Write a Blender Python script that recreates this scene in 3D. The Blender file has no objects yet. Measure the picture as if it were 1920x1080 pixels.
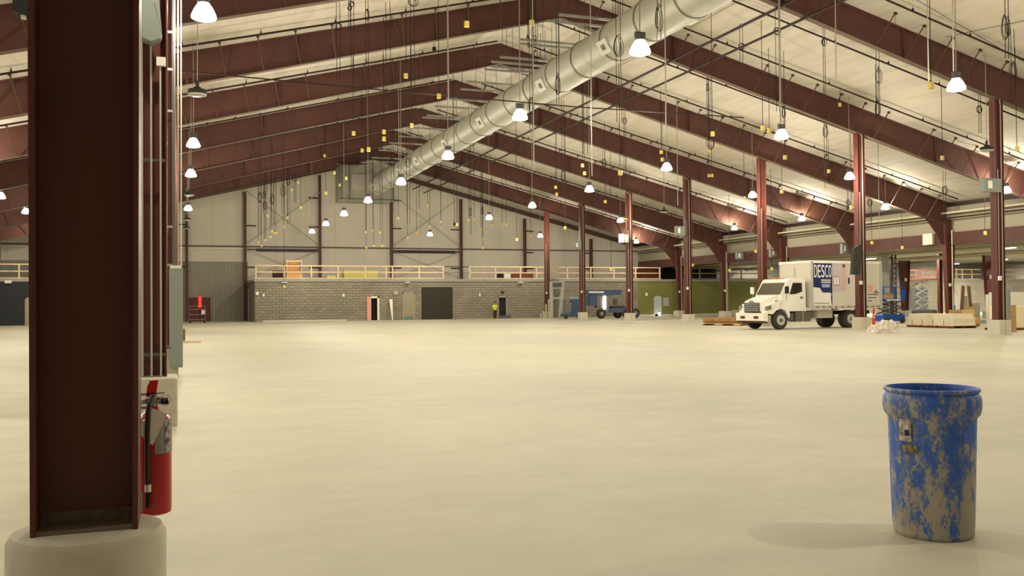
import bpy, math, random
from mathutils import Vector, Matrix
random.seed(7)
PI = math.pi
scn = bpy.context.scene
col = scn.collection

# ------------------------------------------------------------------ camera
F = 1727.6
RGT = Vector((0.94089653, -0.33859569, -0.00816594))
UPV = Vector((0.00249472, -0.01718107, 0.99984928))
FWD = Vector((0.33868496, 0.94077509, 0.01532091))
CAM = Vector((0, 0, 1.65))
cd = bpy.data.cameras.new('camera'); cam = bpy.data.objects.new('camera', cd); col.objects.link(cam)
cd.sensor_width = 36; cd.lens = 36 * F / 1920; cd.clip_end = 400; cd.clip_start = .05
Mc = Matrix((RGT, UPV, -FWD)).transposed().to_4x4(); Mc.translation = CAM
cam.matrix_world = Mc
scn.camera = cam
# ------------------------------------------------------------------ world, exposure
w = bpy.data.worlds.new('world'); scn.world = w; w.use_nodes = True
w.node_tree.nodes['Background'].inputs[0].default_value = (1, .86, .66, 1)
w.node_tree.nodes['Background'].inputs[1].default_value = .22
vs = scn.view_settings
vs.view_transform = 'Standard'; vs.look = 'None'; vs.gamma = 1; vs.use_curve_mapping = False
vs.exposure = -0.6
LAMP_W = 1750.0
LAMP_COL = (1, .92, .77)

# ------------------------------------------------------------------ materials
def lin(c):
    return tuple(((x / 255) / 12.92 if x / 255 <= .04045 else ((x / 255 + .055) / 1.055) ** 2.4) for x in c) + (1,)
MATS = {}
def mat(name, c, rough=.7, metal=0., var=.0, scale=3., c2=None, bump=0., em=None, ems=0., stretch=None, spec=.3):
    if name in MATS: return MATS[name]
    m = bpy.data.materials.new(name); m.use_nodes = True; n = m.node_tree.nodes; l = m.node_tree.links
    b = n['Principled BSDF']; C = lin(c)
    b.inputs['Base Color'].default_value = C; b.inputs['Roughness'].default_value = rough
    b.inputs['Metallic'].default_value = metal; b.inputs['Specular IOR Level'].default_value = spec
    if em:
        b.inputs['Emission Color'].default_value = lin(em); b.inputs['Emission Strength'].default_value = ems
    if var or c2 or bump:
        tc = n.new('ShaderNodeTexCoord'); mp = n.new('ShaderNodeMapping'); nz = n.new('ShaderNodeTexNoise')
        mp.inputs['Scale'].default_value = stretch or (1, 1, 1)
        l.new(tc.outputs['Object'], mp.inputs[0]); l.new(mp.outputs[0], nz.inputs['Vector'])
        nz.inputs['Scale'].default_value = scale; nz.inputs['Detail'].default_value = 5
        if var or c2:
            r = n.new('ShaderNodeValToRGB'); l.new(nz.outputs[0], r.inputs[0])
            r.color_ramp.elements[0].position = .35; r.color_ramp.elements[1].position = .65
            if c2: r.color_ramp.elements[0].color = lin(c2); r.color_ramp.elements[1].color = C
            else:
                r.color_ramp.elements[0].color = tuple(x * (1 - var) for x in C[:3]) + (1,)
                r.color_ramp.elements[1].color = tuple(min(1, x * (1 + var)) for x in C[:3]) + (1,)
            l.new(r.outputs[0], b.inputs['Base Color'])
        if bump:
            bp = n.new('ShaderNodeBump'); bp.inputs['Strength'].default_value = bump; bp.inputs['Distance'].default_value = .02
            l.new(nz.outputs[0], bp.inputs['Height']); l.new(bp.outputs[0], b.inputs['Normal'])
    MATS[name] = m; return m

def nodes_of(name):
    m = bpy.data.materials.new(name); m.use_nodes = True; MATS[name] = m
    return m, m.node_tree.nodes, m.node_tree.links, m.node_tree.nodes['Principled BSDF']

def floor_mat():
    m, n, l, b = nodes_of('concrete_floor')
    tc = n.new('ShaderNodeTexCoord')
    def noise(sc, st=(1, 1, 1), det=6, rough=.6):
        mp = n.new('ShaderNodeMapping'); mp.inputs['Scale'].default_value = st; l.new(tc.outputs['Object'], mp.inputs[0])
        z = n.new('ShaderNodeTexNoise'); z.inputs['Scale'].default_value = sc; z.inputs['Detail'].default_value = det
        z.inputs['Roughness'].default_value = rough; l.new(mp.outputs[0], z.inputs['Vector']); return z
    a = noise(.16, (1, .6, 1)); c = noise(1.3, (.6, 1, 1), 9, .75); d = noise(22, (1, 1, 1), 4)
    r = n.new('ShaderNodeValToRGB'); l.new(a.outputs[0], r.inputs[0])
    r.color_ramp.elements[0].position = .3; r.color_ramp.elements[1].position = .7
    r.color_ramp.elements[0].color = lin((184, 180, 158)); r.color_ramp.elements[1].color = lin((204, 198, 172))
    r2 = n.new('ShaderNodeValToRGB'); l.new(c.outputs[0], r2.inputs[0])
    r2.color_ramp.elements[0].position = .3; r2.color_ramp.elements[1].position = .62
    r2.color_ramp.elements[0].color = (.86, .855, .84, 1); r2.color_ramp.elements[1].color = (1, 1, 1, 1)
    mx = n.new('ShaderNodeMix'); mx.data_type = 'RGBA'; mx.blend_type = 'MULTIPLY'; mx.inputs[0].default_value = 1
    l.new(r.outputs[0], mx.inputs[6]); l.new(r2.outputs[0], mx.inputs[7])
    r3 = n.new('ShaderNodeValToRGB'); l.new(d.outputs[0], r3.inputs[0])
    r3.color_ramp.elements[0].position = .25; r3.color_ramp.elements[1].position = .36
    r3.color_ramp.elements[0].color = (.8, .78, .74, 1); r3.color_ramp.elements[1].color = (1, 1, 1, 1)
    mx2 = n.new('ShaderNodeMix'); mx2.data_type = 'RGBA'; mx2.blend_type = 'MULTIPLY'; mx2.inputs[0].default_value = 1
    l.new(mx.outputs[2], mx2.inputs[6]); l.new(r3.outputs[0], mx2.inputs[7])
    # saw-cut joints
    sp = n.new('ShaderNodeSeparateXYZ'); l.new(tc.outputs['Object'], sp.inputs[0])
    def M(op, x, y=None):
        k = n.new('ShaderNodeMath'); k.operation = op
        for i, q in enumerate((x, y)):
            if q is None: continue
            if isinstance(q, (int, float)): k.inputs[i].default_value = q
            else: l.new(q, k.inputs[i])
        return k.outputs[0]
    def line(s, off, per, wd):
        t = M('SUBTRACT', s, off); t = M('DIVIDE', t, per); fr = M('FRACT', M('ADD', t, 100.5)); t = M('ABSOLUTE', M('SUBTRACT', fr, .5))
        return M('LESS_THAN', t, wd / per)
    j = M('MAXIMUM', line(sp.outputs[0], 4.65, 8.76, .006), line(sp.outputs[1], 8.45, 6.8, .005))
    mx3 = n.new('ShaderNodeMix'); mx3.data_type = 'RGBA'; mx3.blend_type = 'MIX'
    jf = M('MULTIPLY', j, .28); l.new(jf, mx3.inputs[0]); l.new(mx2.outputs[2], mx3.inputs[6]); mx3.inputs[7].default_value = lin((120, 110, 90))
    l.new(mx3.outputs[2], b.inputs['Base Color'])
    b.inputs['Roughness'].default_value = .62; b.inputs['Specular IOR Level'].default_value = .35
    bp = n.new('ShaderNodeBump'); bp.inputs['Strength'].default_value = .12; bp.inputs['Distance'].default_value = .01
    l.new(d.outputs[0], bp.inputs['Height']); l.new(bp.outputs[0], b.inputs['Normal'])
    return m

def ceiling_mat():
    m, n, l, b = nodes_of('roof_insulation_fabric')
    tc = n.new('ShaderNodeTexCoord')
    def noise(sc, st, det=4):
        mp = n.new('ShaderNodeMapping'); mp.inputs['Scale'].default_value = st; l.new(tc.outputs['Object'], mp.inputs[0])
        z = n.new('ShaderNodeTexNoise'); z.inputs['Scale'].default_value = sc; z.inputs['Detail'].default_value = det
        l.new(mp.outputs[0], z.inputs['Vector']); return z
    a = noise(1.0, (2.6, .35, 1)); c = noise(.5, (1, 1, 1))
    r = n.new('ShaderNodeValToRGB'); l.new(a.outputs[0], r.inputs[0])
    r.color_ramp.elements[0].position = .38; r.color_ramp.elements[1].position = .55
    r.color_ramp.elements[0].color = lin((186, 178, 162)); r.color_ramp.elements[1].color = lin((196, 188, 172))
    l.new(r.outputs[0], b.inputs['Base Color']); b.inputs['Roughness'].default_value = .8
    # quilted wrinkles between purlins
    wv = n.new('ShaderNodeTexWave'); wv.wave_type = 'BANDS'; wv.bands_direction = 'X'
    wv.inputs['Scale'].default_value = .21; wv.inputs['Distortion'].default_value = 1.2
    l.new(tc.outputs['Object'], wv.inputs['Vector'])
    ad = n.new('ShaderNodeMath'); ad.operation = 'ADD'; l.new(a.outputs[0], ad.inputs[0]); l.new(wv.outputs[1], ad.inputs[1])
    bp = n.new('ShaderNodeBump'); bp.inputs['Strength'].default_value = .22; bp.inputs['Distance'].default_value = .06
    l.new(ad.outputs[0], bp.inputs['Height']); l.new(bp.outputs[0], b.inputs['Normal'])
    return m

def block_mat(name, c1, c2, cm):
    m, n, l, b = nodes_of(name)
    tc = n.new('ShaderNodeTexCoord'); sp = n.new('ShaderNodeSeparateXYZ'); cb = n.new('ShaderNodeCombineXYZ')
    l.new(tc.outputs['Object'], sp.inputs[0])
    ad = n.new('ShaderNodeMath'); ad.operation = 'ADD'; l.new(sp.outputs[0], ad.inputs[0]); l.new(sp.outputs[1], ad.inputs[1])
    l.new(ad.outputs[0], cb.inputs[0]); l.new(sp.outputs[2], cb.inputs[1])
    br = n.new('ShaderNodeTexBrick'); l.new(cb.outputs[0], br.inputs['Vector'])
    br.inputs['Scale'].default_value = 1; br.inputs['Brick Width'].default_value = .6; br.inputs['Row Height'].default_value = .26
    br.inputs['Mortar Size'].default_value = .022; br.inputs['Mortar Smooth'].default_value = .3
    br.inputs['Color1'].default_value = lin(c1); br.inputs['Color2'].default_value = lin(c2); br.inputs['Mortar'].default_value = lin(cm)
    nz = n.new('ShaderNodeTexNoise'); nz.inputs['Scale'].default_value = .5; l.new(tc.outputs['Object'], nz.inputs['Vector'])
    mx = n.new('ShaderNodeMix'); mx.data_type = 'RGBA'; mx.blend_type = 'OVERLAY'; mx.inputs[0].default_value = .25
    l.new(br.outputs[0], mx.inputs[6]); l.new(nz.outputs[0], mx.inputs[7]); l.new(mx.outputs[2], b.inputs['Base Color'])
    b.inputs['Roughness'].default_value = .9; b.inputs['Specular IOR Level'].default_value = .1
    return m

def stripe_mat(name, c, c2, per, axis=0, duty=.12, rough=.6, metal=0., bump=.0):
    """thin seams every per metres along an axis"""
    m, n, l, b = nodes_of(name)
    tc = n.new('ShaderNodeTexCoord'); sp = n.new('ShaderNodeSeparateXYZ'); l.new(tc.outputs['Object'], sp.inputs[0])
    d = n.new('ShaderNodeMath'); d.operation = 'DIVIDE'; l.new(sp.outputs[axis], d.inputs[0]); d.inputs[1].default_value = per
    f = n.new('ShaderNodeMath'); f.operation = 'FRACT'
    a = n.new('ShaderNodeMath'); a.operation = 'ADD'; a.inputs[1].default_value = 200; l.new(d.outputs[0], a.inputs[0]); l.new(a.outputs[0], f.inputs[0])
    t = n.new('ShaderNodeMath'); t.operation = 'LESS_THAN'; l.new(f.outputs[0], t.inputs[0]); t.inputs[1].default_value = duty
    nz = n.new('ShaderNodeTexNoise'); nz.inputs['Scale'].default_value = .6; l.new(tc.outputs['Object'], nz.inputs['Vector'])
    r = n.new('ShaderNodeValToRGB'); l.new(nz.outputs[0], r.inputs[0]); C = lin(c)
    r.color_ramp.elements[0].position = .3; r.color_ramp.elements[1].position = .7
    r.color_ramp.elements[0].color = tuple(x * .93 for x in C[:3]) + (1,); r.color_ramp.elements[1].color = C
    mx = n.new('ShaderNodeMix'); mx.data_type = 'RGBA'; l.new(t.outputs[0], mx.inputs[0]); l.new(r.outputs[0], mx.inputs[6])
    mx.inputs[7].default_value = lin(c2); l.new(mx.outputs[2], b.inputs['Base Color'])
    b.inputs['Roughness'].default_value = rough; b.inputs['Metallic'].default_value = metal; b.inputs['Specular IOR Level'].default_value = .2
    if bump:
        bp = n.new('ShaderNodeBump'); bp.inputs['Strength'].default_value = bump; bp.inputs['Distance'].default_value = .02
        l.new(t.outputs[0], bp.inputs['Height']); l.new(bp.outputs[0], b.inputs['Normal'])
    return m

def barrel_mat():
    m, n, l, b = nodes_of('muddy_blue_plastic')
    tc = n.new('ShaderNodeTexCoord')
    def noise(sc, st, det, ro=.6):
        mp = n.new('ShaderNodeMapping'); mp.inputs['Scale'].default_value = st; l.new(tc.outputs['Object'], mp.inputs[0])
        z = n.new('ShaderNodeTexNoise'); z.inputs['Scale'].default_value = sc; z.inputs['Detail'].default_value = det; z.inputs['Roughness'].default_value = ro
        l.new(mp.outputs[0], z.inputs['Vector']); return z
    a = noise(9, (1, 1, .5), 14, .78); c = noise(60, (1, 1, .6), 8, .8); g = noise(2.2, (1, 1, .8), 2)
    sp = n.new('ShaderNodeSeparateXYZ'); l.new(tc.outputs['Object'], sp.inputs[0])
    def M(op, x, y):
        k = n.new('ShaderNodeMath'); k.operation = op
        for i, q in enumerate((x, y)):
            if isinstance(q, (int, float)): k.inputs[i].default_value = q
            else: l.new(q, k.inputs[i])
        return k.outputs[0]
    v = M('ADD', M('MULTIPLY', a.outputs[0], .78), M('MULTIPLY', c.outputs[0], .30))
    v = M('ADD', v, M('MULTIPLY', g.outputs[0], .25))
    v = M('ADD', v, M('MULTIPLY', sp.outputs[2], -.07))     # more caked mud towards the bottom of the drum
    r = n.new('ShaderNodeValToRGB'); l.new(v, r.inputs[0])
    e = r.color_ramp.elements
    e[0].position = .59; e[0].color = lin((62, 106, 196)); e[1].position = .665; e[1].color = lin((176, 168, 148))
    x = r.color_ramp.elements.new(.625); x.color = lin((104, 126, 172))
    x = r.color_ramp.elements.new(.5); x.color = lin((50, 96, 196))
    l.new(r.outputs[0], b.inputs['Base Color']); b.inputs['Roughness'].default_value = .55
    bp = n.new('ShaderNodeBump'); bp.inputs['Strength'].default_value = .25; bp.inputs['Distance'].default_value = .004
    l.new(v, bp.inputs['Height']); l.new(bp.outputs[0], b.inputs['Normal'])
    return m

def acrylic_mat():
    m, n, l, b = nodes_of('lit_acrylic_reflector')
    n.remove(b); o = n['Material Output']
    t = n.new('ShaderNodeBsdfTransparent'); e = n.new('ShaderNodeEmission'); a = n.new('ShaderNodeAddShader')
    t.inputs[0].default_value = (.75, .75, .75, 1); e.inputs[0].default_value = (1, .93, .8, 1); e.inputs[1].default_value = 6
    l.new(t.outputs[0], a.inputs[0]); l.new(e.outputs[0], a.inputs[1]); l.new(a.outputs[0], o.inputs[0])
    return m

RED = mat('red_oxide_steel', (86, 54, 45), .62, var=.08, scale=1.2)
REDC = mat('red_oxide_column', (96, 52, 42), .5, var=.1, scale=2.5, stretch=(1, 1, .3))
FLR = floor_mat(); CEIL = ceiling_mat()
BLK = block_mat('grey_block', (146, 138, 122), (134, 126, 110), (98, 91, 78))
BLKL = block_mat('pale_block', (176, 167, 148), (166, 158, 140), (140, 132, 115))
GABLE = stripe_mat('gable_panel', (198, 190, 172), (170, 162, 146), 3.05, 0, .012)
LINER = stripe_mat('liner_panel', (140, 136, 120), (108, 104, 90), .3, 0, .12)
GREEN = mat('green_paint', (118, 120, 60), .7, var=.05, scale=.4)
NAVY = mat('navy_paint', (44, 46, 50), .7)
CONC = mat('pier_concrete', (198, 192, 172), .85, var=.05, scale=9, bump=.3)
WHITEC = mat('pale_concrete', (200, 196, 180), .85, var=.05)
SLAB = mat('slab_edge', (150, 148, 138), .8)
LUMB = mat('pine_lumber', (216, 190, 150), .7, var=.12, scale=2)
PLY = mat('plywood', (206, 160, 104), .7, var=.1, scale=3)
CARD = mat('cardboard', (176, 142, 92), .85, var=.06, scale=2)
GALV = mat('galvanised_steel', (150, 150, 140), .45, .35, var=.08, scale=2)
DUCTM = stripe_mat('spiral_duct', (168, 166, 152), (152, 149, 134), .16, 1, .14, .5, .3, .15)
GREYP = mat('grey_painted_metal', (134, 142, 132), .5)
GREYD = mat('dark_grey_metal', (84, 86, 82), .5)
LGREY = mat('light_grey_metal', (180, 180, 168), .5)
BLACK = mat('black_rubber', (18, 17, 16), .6)
CORD = mat('black_cord', (26, 20, 16), .6)
YEL = mat('yellow_plastic', (216, 194, 104), .5)
WHITE = mat('white_paint', (232, 228, 214), .35)
WHITEM = mat('matt_white', (226, 222, 208), .6)
CHROME = mat('chrome', (190, 190, 190), .2, .9)
TYRE = mat('tyre_rubber', (62, 58, 50), .85, var=.15, scale=8)
GLASSD = mat('dark_glass', (46, 48, 40), .1, 0, spec=.8)
PIPEC = mat('cream_pipe', (206, 198, 170), .5)
PIPEG = mat('grey_pipe', (150, 146, 130), .45, .3)
PIPED = mat('dark_sprinkler_pipe', (44, 24, 20), .5)
BLUEP = mat('blue_machine_paint', (36, 84, 168), .4)
BLUEF = mat('faded_blue_paint', (70, 88, 116), .5)
REDP = mat('red_machine_paint', (176, 84, 64), .5)
EXTR = mat('extinguisher_red', (176, 16, 20), .28, spec=.6)
REDH = mat('red_handle', (214, 34, 34), .4)
PINK = mat('pink_paint', (226, 150, 136), .6)
TANP = mat('tan_door_paint', (150, 142, 116), .6)
ROLL = stripe_mat('roller_slats', (58, 54, 44), (46, 42, 34), .15, 2, .2, .6)
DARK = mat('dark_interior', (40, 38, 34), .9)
ORANGE = mat('orange_plastic', (232, 84, 44), .5)
PAPER = mat('paper', (246, 241, 226), .8)
LABEL = mat('grey_label', (150, 146, 140), .6, var=.25, scale=60, stretch=(1, 1, 6))
NAVYD = mat('navy_decal', (36, 44, 92), .4)
LAV = mat('lavender_decal', (190, 178, 178), .5)
PEACH = mat('peach_decal', (206, 170, 150), .5)
INSUL = mat('yellow_insulation', (206, 196, 110), .9)
ACRY = acrylic_mat()
BARR = barrel_mat()
UNLIT = mat('unlit_reflector', (190, 186, 170), .4)
BALLAST = mat('dark_ballast', (36, 38, 34), .5)
FOIL = mat('plastic_wrap', (232, 224, 210), .4, c2=(196, 182, 166), scale=5, bump=.6)

# ------------------------------------------------------------------ helpers
def ray(u, v):
    return FWD + RGT * ((u - 960) / F) + UPV * ((540 - v) / F)
def at(u, v, X=None, Y=None, Z=None):
    d = ray(u, v)
    t = X / d.x if X is not None else Y / d.y if Y is not None else (Z - 1.65) / d.z
    return CAM + d * t
def depth(p): return (Vector(p) - CAM).dot(FWD)

class MB:
    def __init__(s, M=None): s.v = []; s.f = []; s.M = M
    def add(s, vs_, fs):
        o = len(s.v)
        for q in vs_:
            q = Vector(q)
            s.v.append(s.M @ q if s.M else q)
        s.f += [tuple(i + o for i in f) for f in fs]; return s
    def box(s, lo, hi):
        x0, y0, z0 = lo; x1, y1, z1 = hi
        return s.add([(x0, y0, z0), (x1, y0, z0), (x1, y1, z0), (x0, y1, z0), (x0, y0, z1), (x1, y0, z1), (x1, y1, z1), (x0, y1, z1)],
                     [(0, 3, 2, 1), (4, 5, 6, 7), (0, 1, 5, 4), (1, 2, 6, 5), (2, 3, 7, 6), (3, 0, 4, 7)])
    def cbox(s, c, sz): return s.box([c[i] - sz[i] / 2 for i in range(3)], [c[i] + sz[i] / 2 for i in range(3)])
    def rbox(s, c, sz, b):
        """box with bevelled vertical edges and top"""
        x, y, z = [q / 2 for q in sz]; b = min(b, x * .95, y * .95)
        poly = [(-x + b, -y), (x - b, -y), (x, -y + b), (x, y - b), (x - b, y), (-x + b, y), (-x, y - b), (-x, -y + b)]
        k = len(poly); V = []
        for zz, sc in ((-z, 1), (z - b, 1), (z, None)):
            for px, py in poly:
                if sc is None:
                    px = math.copysign(max(abs(px) - b, 0), px); py = math.copysign(max(abs(py) - b, 0), py)
                V.append((c[0] + px, c[1] + py, c[2] + zz))
        Fs = [tuple(range(k))[::-1], tuple(range(2 * k, 3 * k))]
        for r in range(2):
            for i in range(k): Fs.append((r * k + i, r * k + (i + 1) % k, (r + 1) * k + (i + 1) % k, (r + 1) * k + i))
        return s.add(V, Fs)
    def bar(s, p, q, w_, h=None, up=(0, 0, 1)):
        p = Vector(p); q = Vector(q); h = h or w_; d = (q - p).normalized(); u = Vector(up)
        if abs(d.dot(u)) > .99: u = Vector((0, 1, 0))
        a = d.cross(u).normalized(); b = a.cross(d)
        V = [e + a * (sx * w_ / 2) + b * (sz * h / 2) for e in (p, q) for sx, sz in ((-1, -1), (1, -1), (1, 1), (-1, 1))]
        return s.add(V, [(0, 1, 2, 3)[::-1], (4, 5, 6, 7), (0, 1, 5, 4), (1, 2, 6, 5), (2, 3, 7, 6), (3, 0, 4, 7)])
    def tube(s, pts, r, n=6, cap=True, closed=False):
        pts = [Vector(p) for p in pts]; rs = r if isinstance(r, (list, tuple)) else [r] * len(pts)
        N = len(pts); V = []; ref = None
        for i, p in enumerate(pts):
            if closed: d = pts[(i + 1) % N] - pts[i - 1]
            else: d = pts[min(i + 1, N - 1)] - pts[max(i - 1, 0)]
            d.normalize()
            if ref is None:
                ref = Vector((0, 0, 1)) if abs(d.z) < .9 else Vector((1, 0, 0))
            a = (ref - d * ref.dot(d)).normalized(); ref = a; b = d.cross(a)
            for k in range(n):
                t = 2 * PI * k / n; V.append(p + (a * math.cos(t) + b * math.sin(t)) * rs[i])
        Fs = []
        for i in range(N if closed else N - 1):
            j = (i + 1) % N
            for k in range(n):
                Fs.append((i * n + k, i * n + (k + 1) % n, j * n + (k + 1) % n, j * n + k))
        if cap and not closed: Fs += [tuple(range(n))[::-1], tuple(range((N - 1) * n, N * n))]
        return s.add(V, Fs)
    def lathe(s, prof, c=(0, 0, 0), n=24, axis=2, cap=True):
        V = []
        for r, z in prof:
            for k in range(n):
                t = 2 * PI * k / n; a = [r * math.cos(t), r * math.sin(t), z]
                if axis == 1: a = [a[0], a[2], a[1]]
                if axis == 0: a = [a[2], a[0], a[1]]
                V.append([a[i] + c[i] for i in range(3)])
        Fs = []
        for i in range(len(prof) - 1):
            for k in range(n): Fs.append((i * n + k, i * n + (k + 1) % n, (i + 1) * n + (k + 1) % n, (i + 1) * n + k))
        if cap: Fs += [tuple(range(n))[::-1], tuple(range((len(prof) - 1) * n, len(prof) * n))]
        return s.add(V, Fs)
    def prism(s, poly, a, b, axis=1):
        """polygon in the two other axes extruded between a and b"""
        k = len(poly); V = []
        for e in (a, b):
            for p, q in poly:
                V.append((e, p, q) if axis == 0 else (p, e, q) if axis == 1 else (p, q, e))
        return s.add(V, [tuple(range(k)), tuple(range(k, 2 * k))[::-1]] + [(i, k + i, k + (i + 1) % k, (i + 1) % k) for i in range(k)])
    def build(s, name, m, parent=None, smooth=False, origin=None):
        me = bpy.data.meshes.new(name)
        if parent is not None: off = LOC[parent]
        elif origin is not None: off = Vector(origin)
        else:
            lo = [min(q[i] for q in s.v) for i in range(3)]; hi = [max(q[i] for q in s.v) for i in range(3)]
            off = Vector(((lo[0] + hi[0]) / 2, (lo[1] + hi[1]) / 2, lo[2]))
        me.from_pydata([tuple(q - off) for q in s.v], [], s.f)
        bmx = None
        import bmesh
        bm_ = bmesh.new(); bm_.from_mesh(me); bmesh.ops.recalc_face_normals(bm_, faces=bm_.faces); bm_.to_mesh(me); bm_.free()
        me.materials.append(m)
        if smooth:
            me.polygons.foreach_set('use_smooth', [True] * len(me.polygons))
            try: me.set_sharp_from_angle(angle=math.radians(38))
            except Exception: pass
        o = bpy.data.objects.new(name, me); col.objects.link(o)
        if parent is not None: o.parent = parent; LOC[o] = LOC[parent]
        else: o.location = off; LOC[o] = off.copy()
        return o
LOC = {}
def tag(o, label, cat, group=None, kind=None):
    o['label'] = label
    if cat: o['category'] = cat
    if group: o['group'] = group
    if kind: o['kind'] = kind
    return o
def thing(name, loc, label, cat, group=None):
    o = bpy.data.objects.new(name, None); col.objects.link(o); o.empty_display_size = .1
    o.location = loc; LOC[o] = Vector(loc); return tag(o, label, cat, group)
def struct(name, mb, m, label=None):
    o = mb.build(name, m, origin=(0, 0, 0)); o['kind'] = 'structure'
    if label: o['label'] = label
    return o
def copy_tree(o, parent=None):
    c = o.copy(); col.objects.link(c)
    if parent is not None: c.parent = parent
    for ch in list(o.children): copy_tree(ch, c)
    return c
def nth(i):
    W = ['first', 'second', 'third', 'fourth', 'fifth', 'sixth', 'seventh', 'eighth', 'ninth', 'tenth', 'eleventh', 'twelfth', 'thirteenth',
         'fourteenth', 'fifteenth', 'sixteenth', 'seventeenth', 'eighteenth', 'nineteenth', 'twentieth']
    return W[i] if i < 20 else '%dth' % (i + 1)

# ------------------------------------------------------------------ building geometry
XR = 17.35; XC = 35.04; XL = -.39; XE = 50.43; XW = -15.7
ROOF0 = 16.56; UND0 = 15.36
def roof(x): return ROOF0 - .25 * abs(x - XR)
def under(x): return UND0 - .2628 * abs(x - XR)
YF = {-3: 4.53, -2: 13.67, -1: 22.81, 0: 31.95, 1: 40.98, 2: 50.01, 3: 59.22, 4: 68.56, 5: 78.08, 6: 86.79, 7: 96.5}
YG = 96.8; YB = 88.5

struct('floor', MB().box((-40, -14, -.2), (140, 102, 0)), FLR)
struct('ceiling_right', MB().prism([(XR, roof(XR)), (XE + .3, roof(XE + .3)), (XE + .3, roof(XE + .3) + .15), (XR, roof(XR) + .15)], -3, YG + .3), CEIL)
struct('ceiling_left', MB().prism([(XR, roof(XR)), (XR, roof(XR) + .15), (XW - .3, roof(XW - .3) + .15), (XW - .3, roof(XW - .3))], -3, YG + .3), CEIL)
struct('ceiling_wing', MB().box((XE + .35, 18, 6.3), (138, YG + .3, 6.45)), mat('wing_deck', (150, 146, 128), .8))
# far gable wall: pentagon
struct('wall_far', MB().prism([(XW, 3.2), (136, 3.2), (136, 6.3), (XE + .3, 6.3), (XE + .3, roof(XE)), (XR, roof(XR)), (XW, roof(XW))], YG, YG + .25), GABLE)
struct('wall_far_lower', MB().box((XW, YG - .06, 0), (6.45, YG + .2, 5.95)), LINER)
struct('wall_left', MB().box((XW - .25, 20, 0), (XW, YG, roof(XW) - .02)), mat('left_panel', (150, 142, 124), .8))
struct('wall_eave_fascia', MB().box((XE + .2, 18, 6.0), (XE + .34, YG, roof(XE) - .05)), mat('fascia_panel', (158, 150, 128), .8))
struct('wall_right', MB().box((136, 18, 0), (136.2, YG, 6.3)), BLKL)

def wall_open(x0, x1, z1, y0, y1, openings):
    mb = MB(); x = x0
    for a, b, h in sorted(openings):
        mb.box((x, y0, 0), (a, y1, z1)); mb.box((a, y0, h), (b, y1, z1)); x = b
    mb.box((x, y0, 0), (x1, y1, z1)); return mb
# cinder block wall under the mezzanine
mbw = wall_open(6.5, 46.2, 3.75, YB, YB + .2, [(17.25, 18.05, 2.2), (22.36, 25.56, 3.22), (30.4, 31.2, 2.15)])
mbw.box((6.5, YB + .2, 0), (6.7, YG - .1, 3.75))
struct('wall_far_block', mbw, BLK)
struct('wall_far_green', MB().box((46.2, YB, .22), (63.5, YB + .2, 3.75)), GREEN)
struct('trim_green_curb', MB().box((46.2, YB - .02, 0), (63.5, YB + .2, .22)), WHITEC)
struct('wall_far_pale_block', MB().box((63.5, YB, 0), (136, YB + .2, 3.75)), BLKL)
struct('wall_far_navy', MB().box((-15.6, YB, 0), (-8, YB + .2, 3.75)), NAVY)
struct('trim_mezzanine_edge', MB().box((6.4, YB - .08, 3.75), (136, YG - .1, 4.0)), SLAB)
struct('trim_mezzanine_edge_left', MB().box((-15.6, YB - .08, 3.75), (-8, YG - .1, 4.0)), SLAB)
struct('trim_block_base', MB().box((7.2, YB - .05, 0), (15, YB, .12)), WHITEC)

# ---- gable wall framing
gx = [.6, 6.15, 13.62, 21.16, 28.87, 36.3, 44.44]
nmg = ['beside the grey trough', 'left of the block wall corner', 'above the plywood crate', 'below the duct end box', 'above the roller door', 'right of the roller door', 'nearest the right eave']
def ibeam_col(mb, x, y, z0, z1, d0, d1, fw, tw=.012, tf=.02):
    """I section, web in the XZ plane, depth along X d0 (bottom) to d1 (top), flanges fw wide along Y"""
    for sgn in (-1, 1):
        a, b = x + sgn * d0 / 2, x + sgn * d1 / 2
        V = [(a - sgn * tf, y - fw / 2, z0), (a, y - fw / 2, z0), (a, y + fw / 2, z0), (a - sgn * tf, y + fw / 2, z0),
             (b - sgn * tf, y - fw / 2, z1), (b, y - fw / 2, z1), (b, y + fw / 2, z1), (b - sgn * tf, y + fw / 2, z1)]
        mb.add(V, [(0, 3, 2, 1), (4, 5, 6, 7), (0, 1, 5, 4), (1, 2, 6, 5), (2, 3, 7, 6), (3, 0, 4, 7)])
    V = [(x - d0 / 2, y - tw / 2, z0), (x + d0 / 2, y - tw / 2, z0), (x + d0 / 2, y + tw / 2, z0), (x - d0 / 2, y + tw / 2, z0),
         (x - d1 / 2, y - tw / 2, z1), (x + d1 / 2, y - tw / 2, z1), (x + d1 / 2, y + tw / 2, z1), (x - d1 / 2, y + tw / 2, z1)]
    mb.add(V, [(0, 3, 2, 1), (4, 5, 6, 7), (0, 1, 5, 4), (1, 2, 6, 5), (2, 3, 7, 6), (3, 0, 4, 7)])
    return mb
for i, x in enumerate(gx):
    zt = under(x) + .6
    t = thing('wind_column', (x, YG - .3, 0), 'slim dark red wind column on the far gable wall, ' + nmg[i], 'column', 'wind columns of the far gable')
    ibeam_col(MB(), x, YG - .3, 0, zt, .26, .26, .3).build('column_shaft', REDC, t)
    for z in (5.4, 7.2, 9.6, 12.6):
        if z < zt - .6:
            sg = 1 if i % 2 else -1
            MB().bar((x, YG - .15, z), (x + sg * 1.1, YG - .12, z), .12).build('girt_bracket', PIPED, t)
t = thing('wall_girt', (XW, YG - .1, 7.4), 'long thin horizontal girt across the far gable wall', 'girt')
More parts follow.
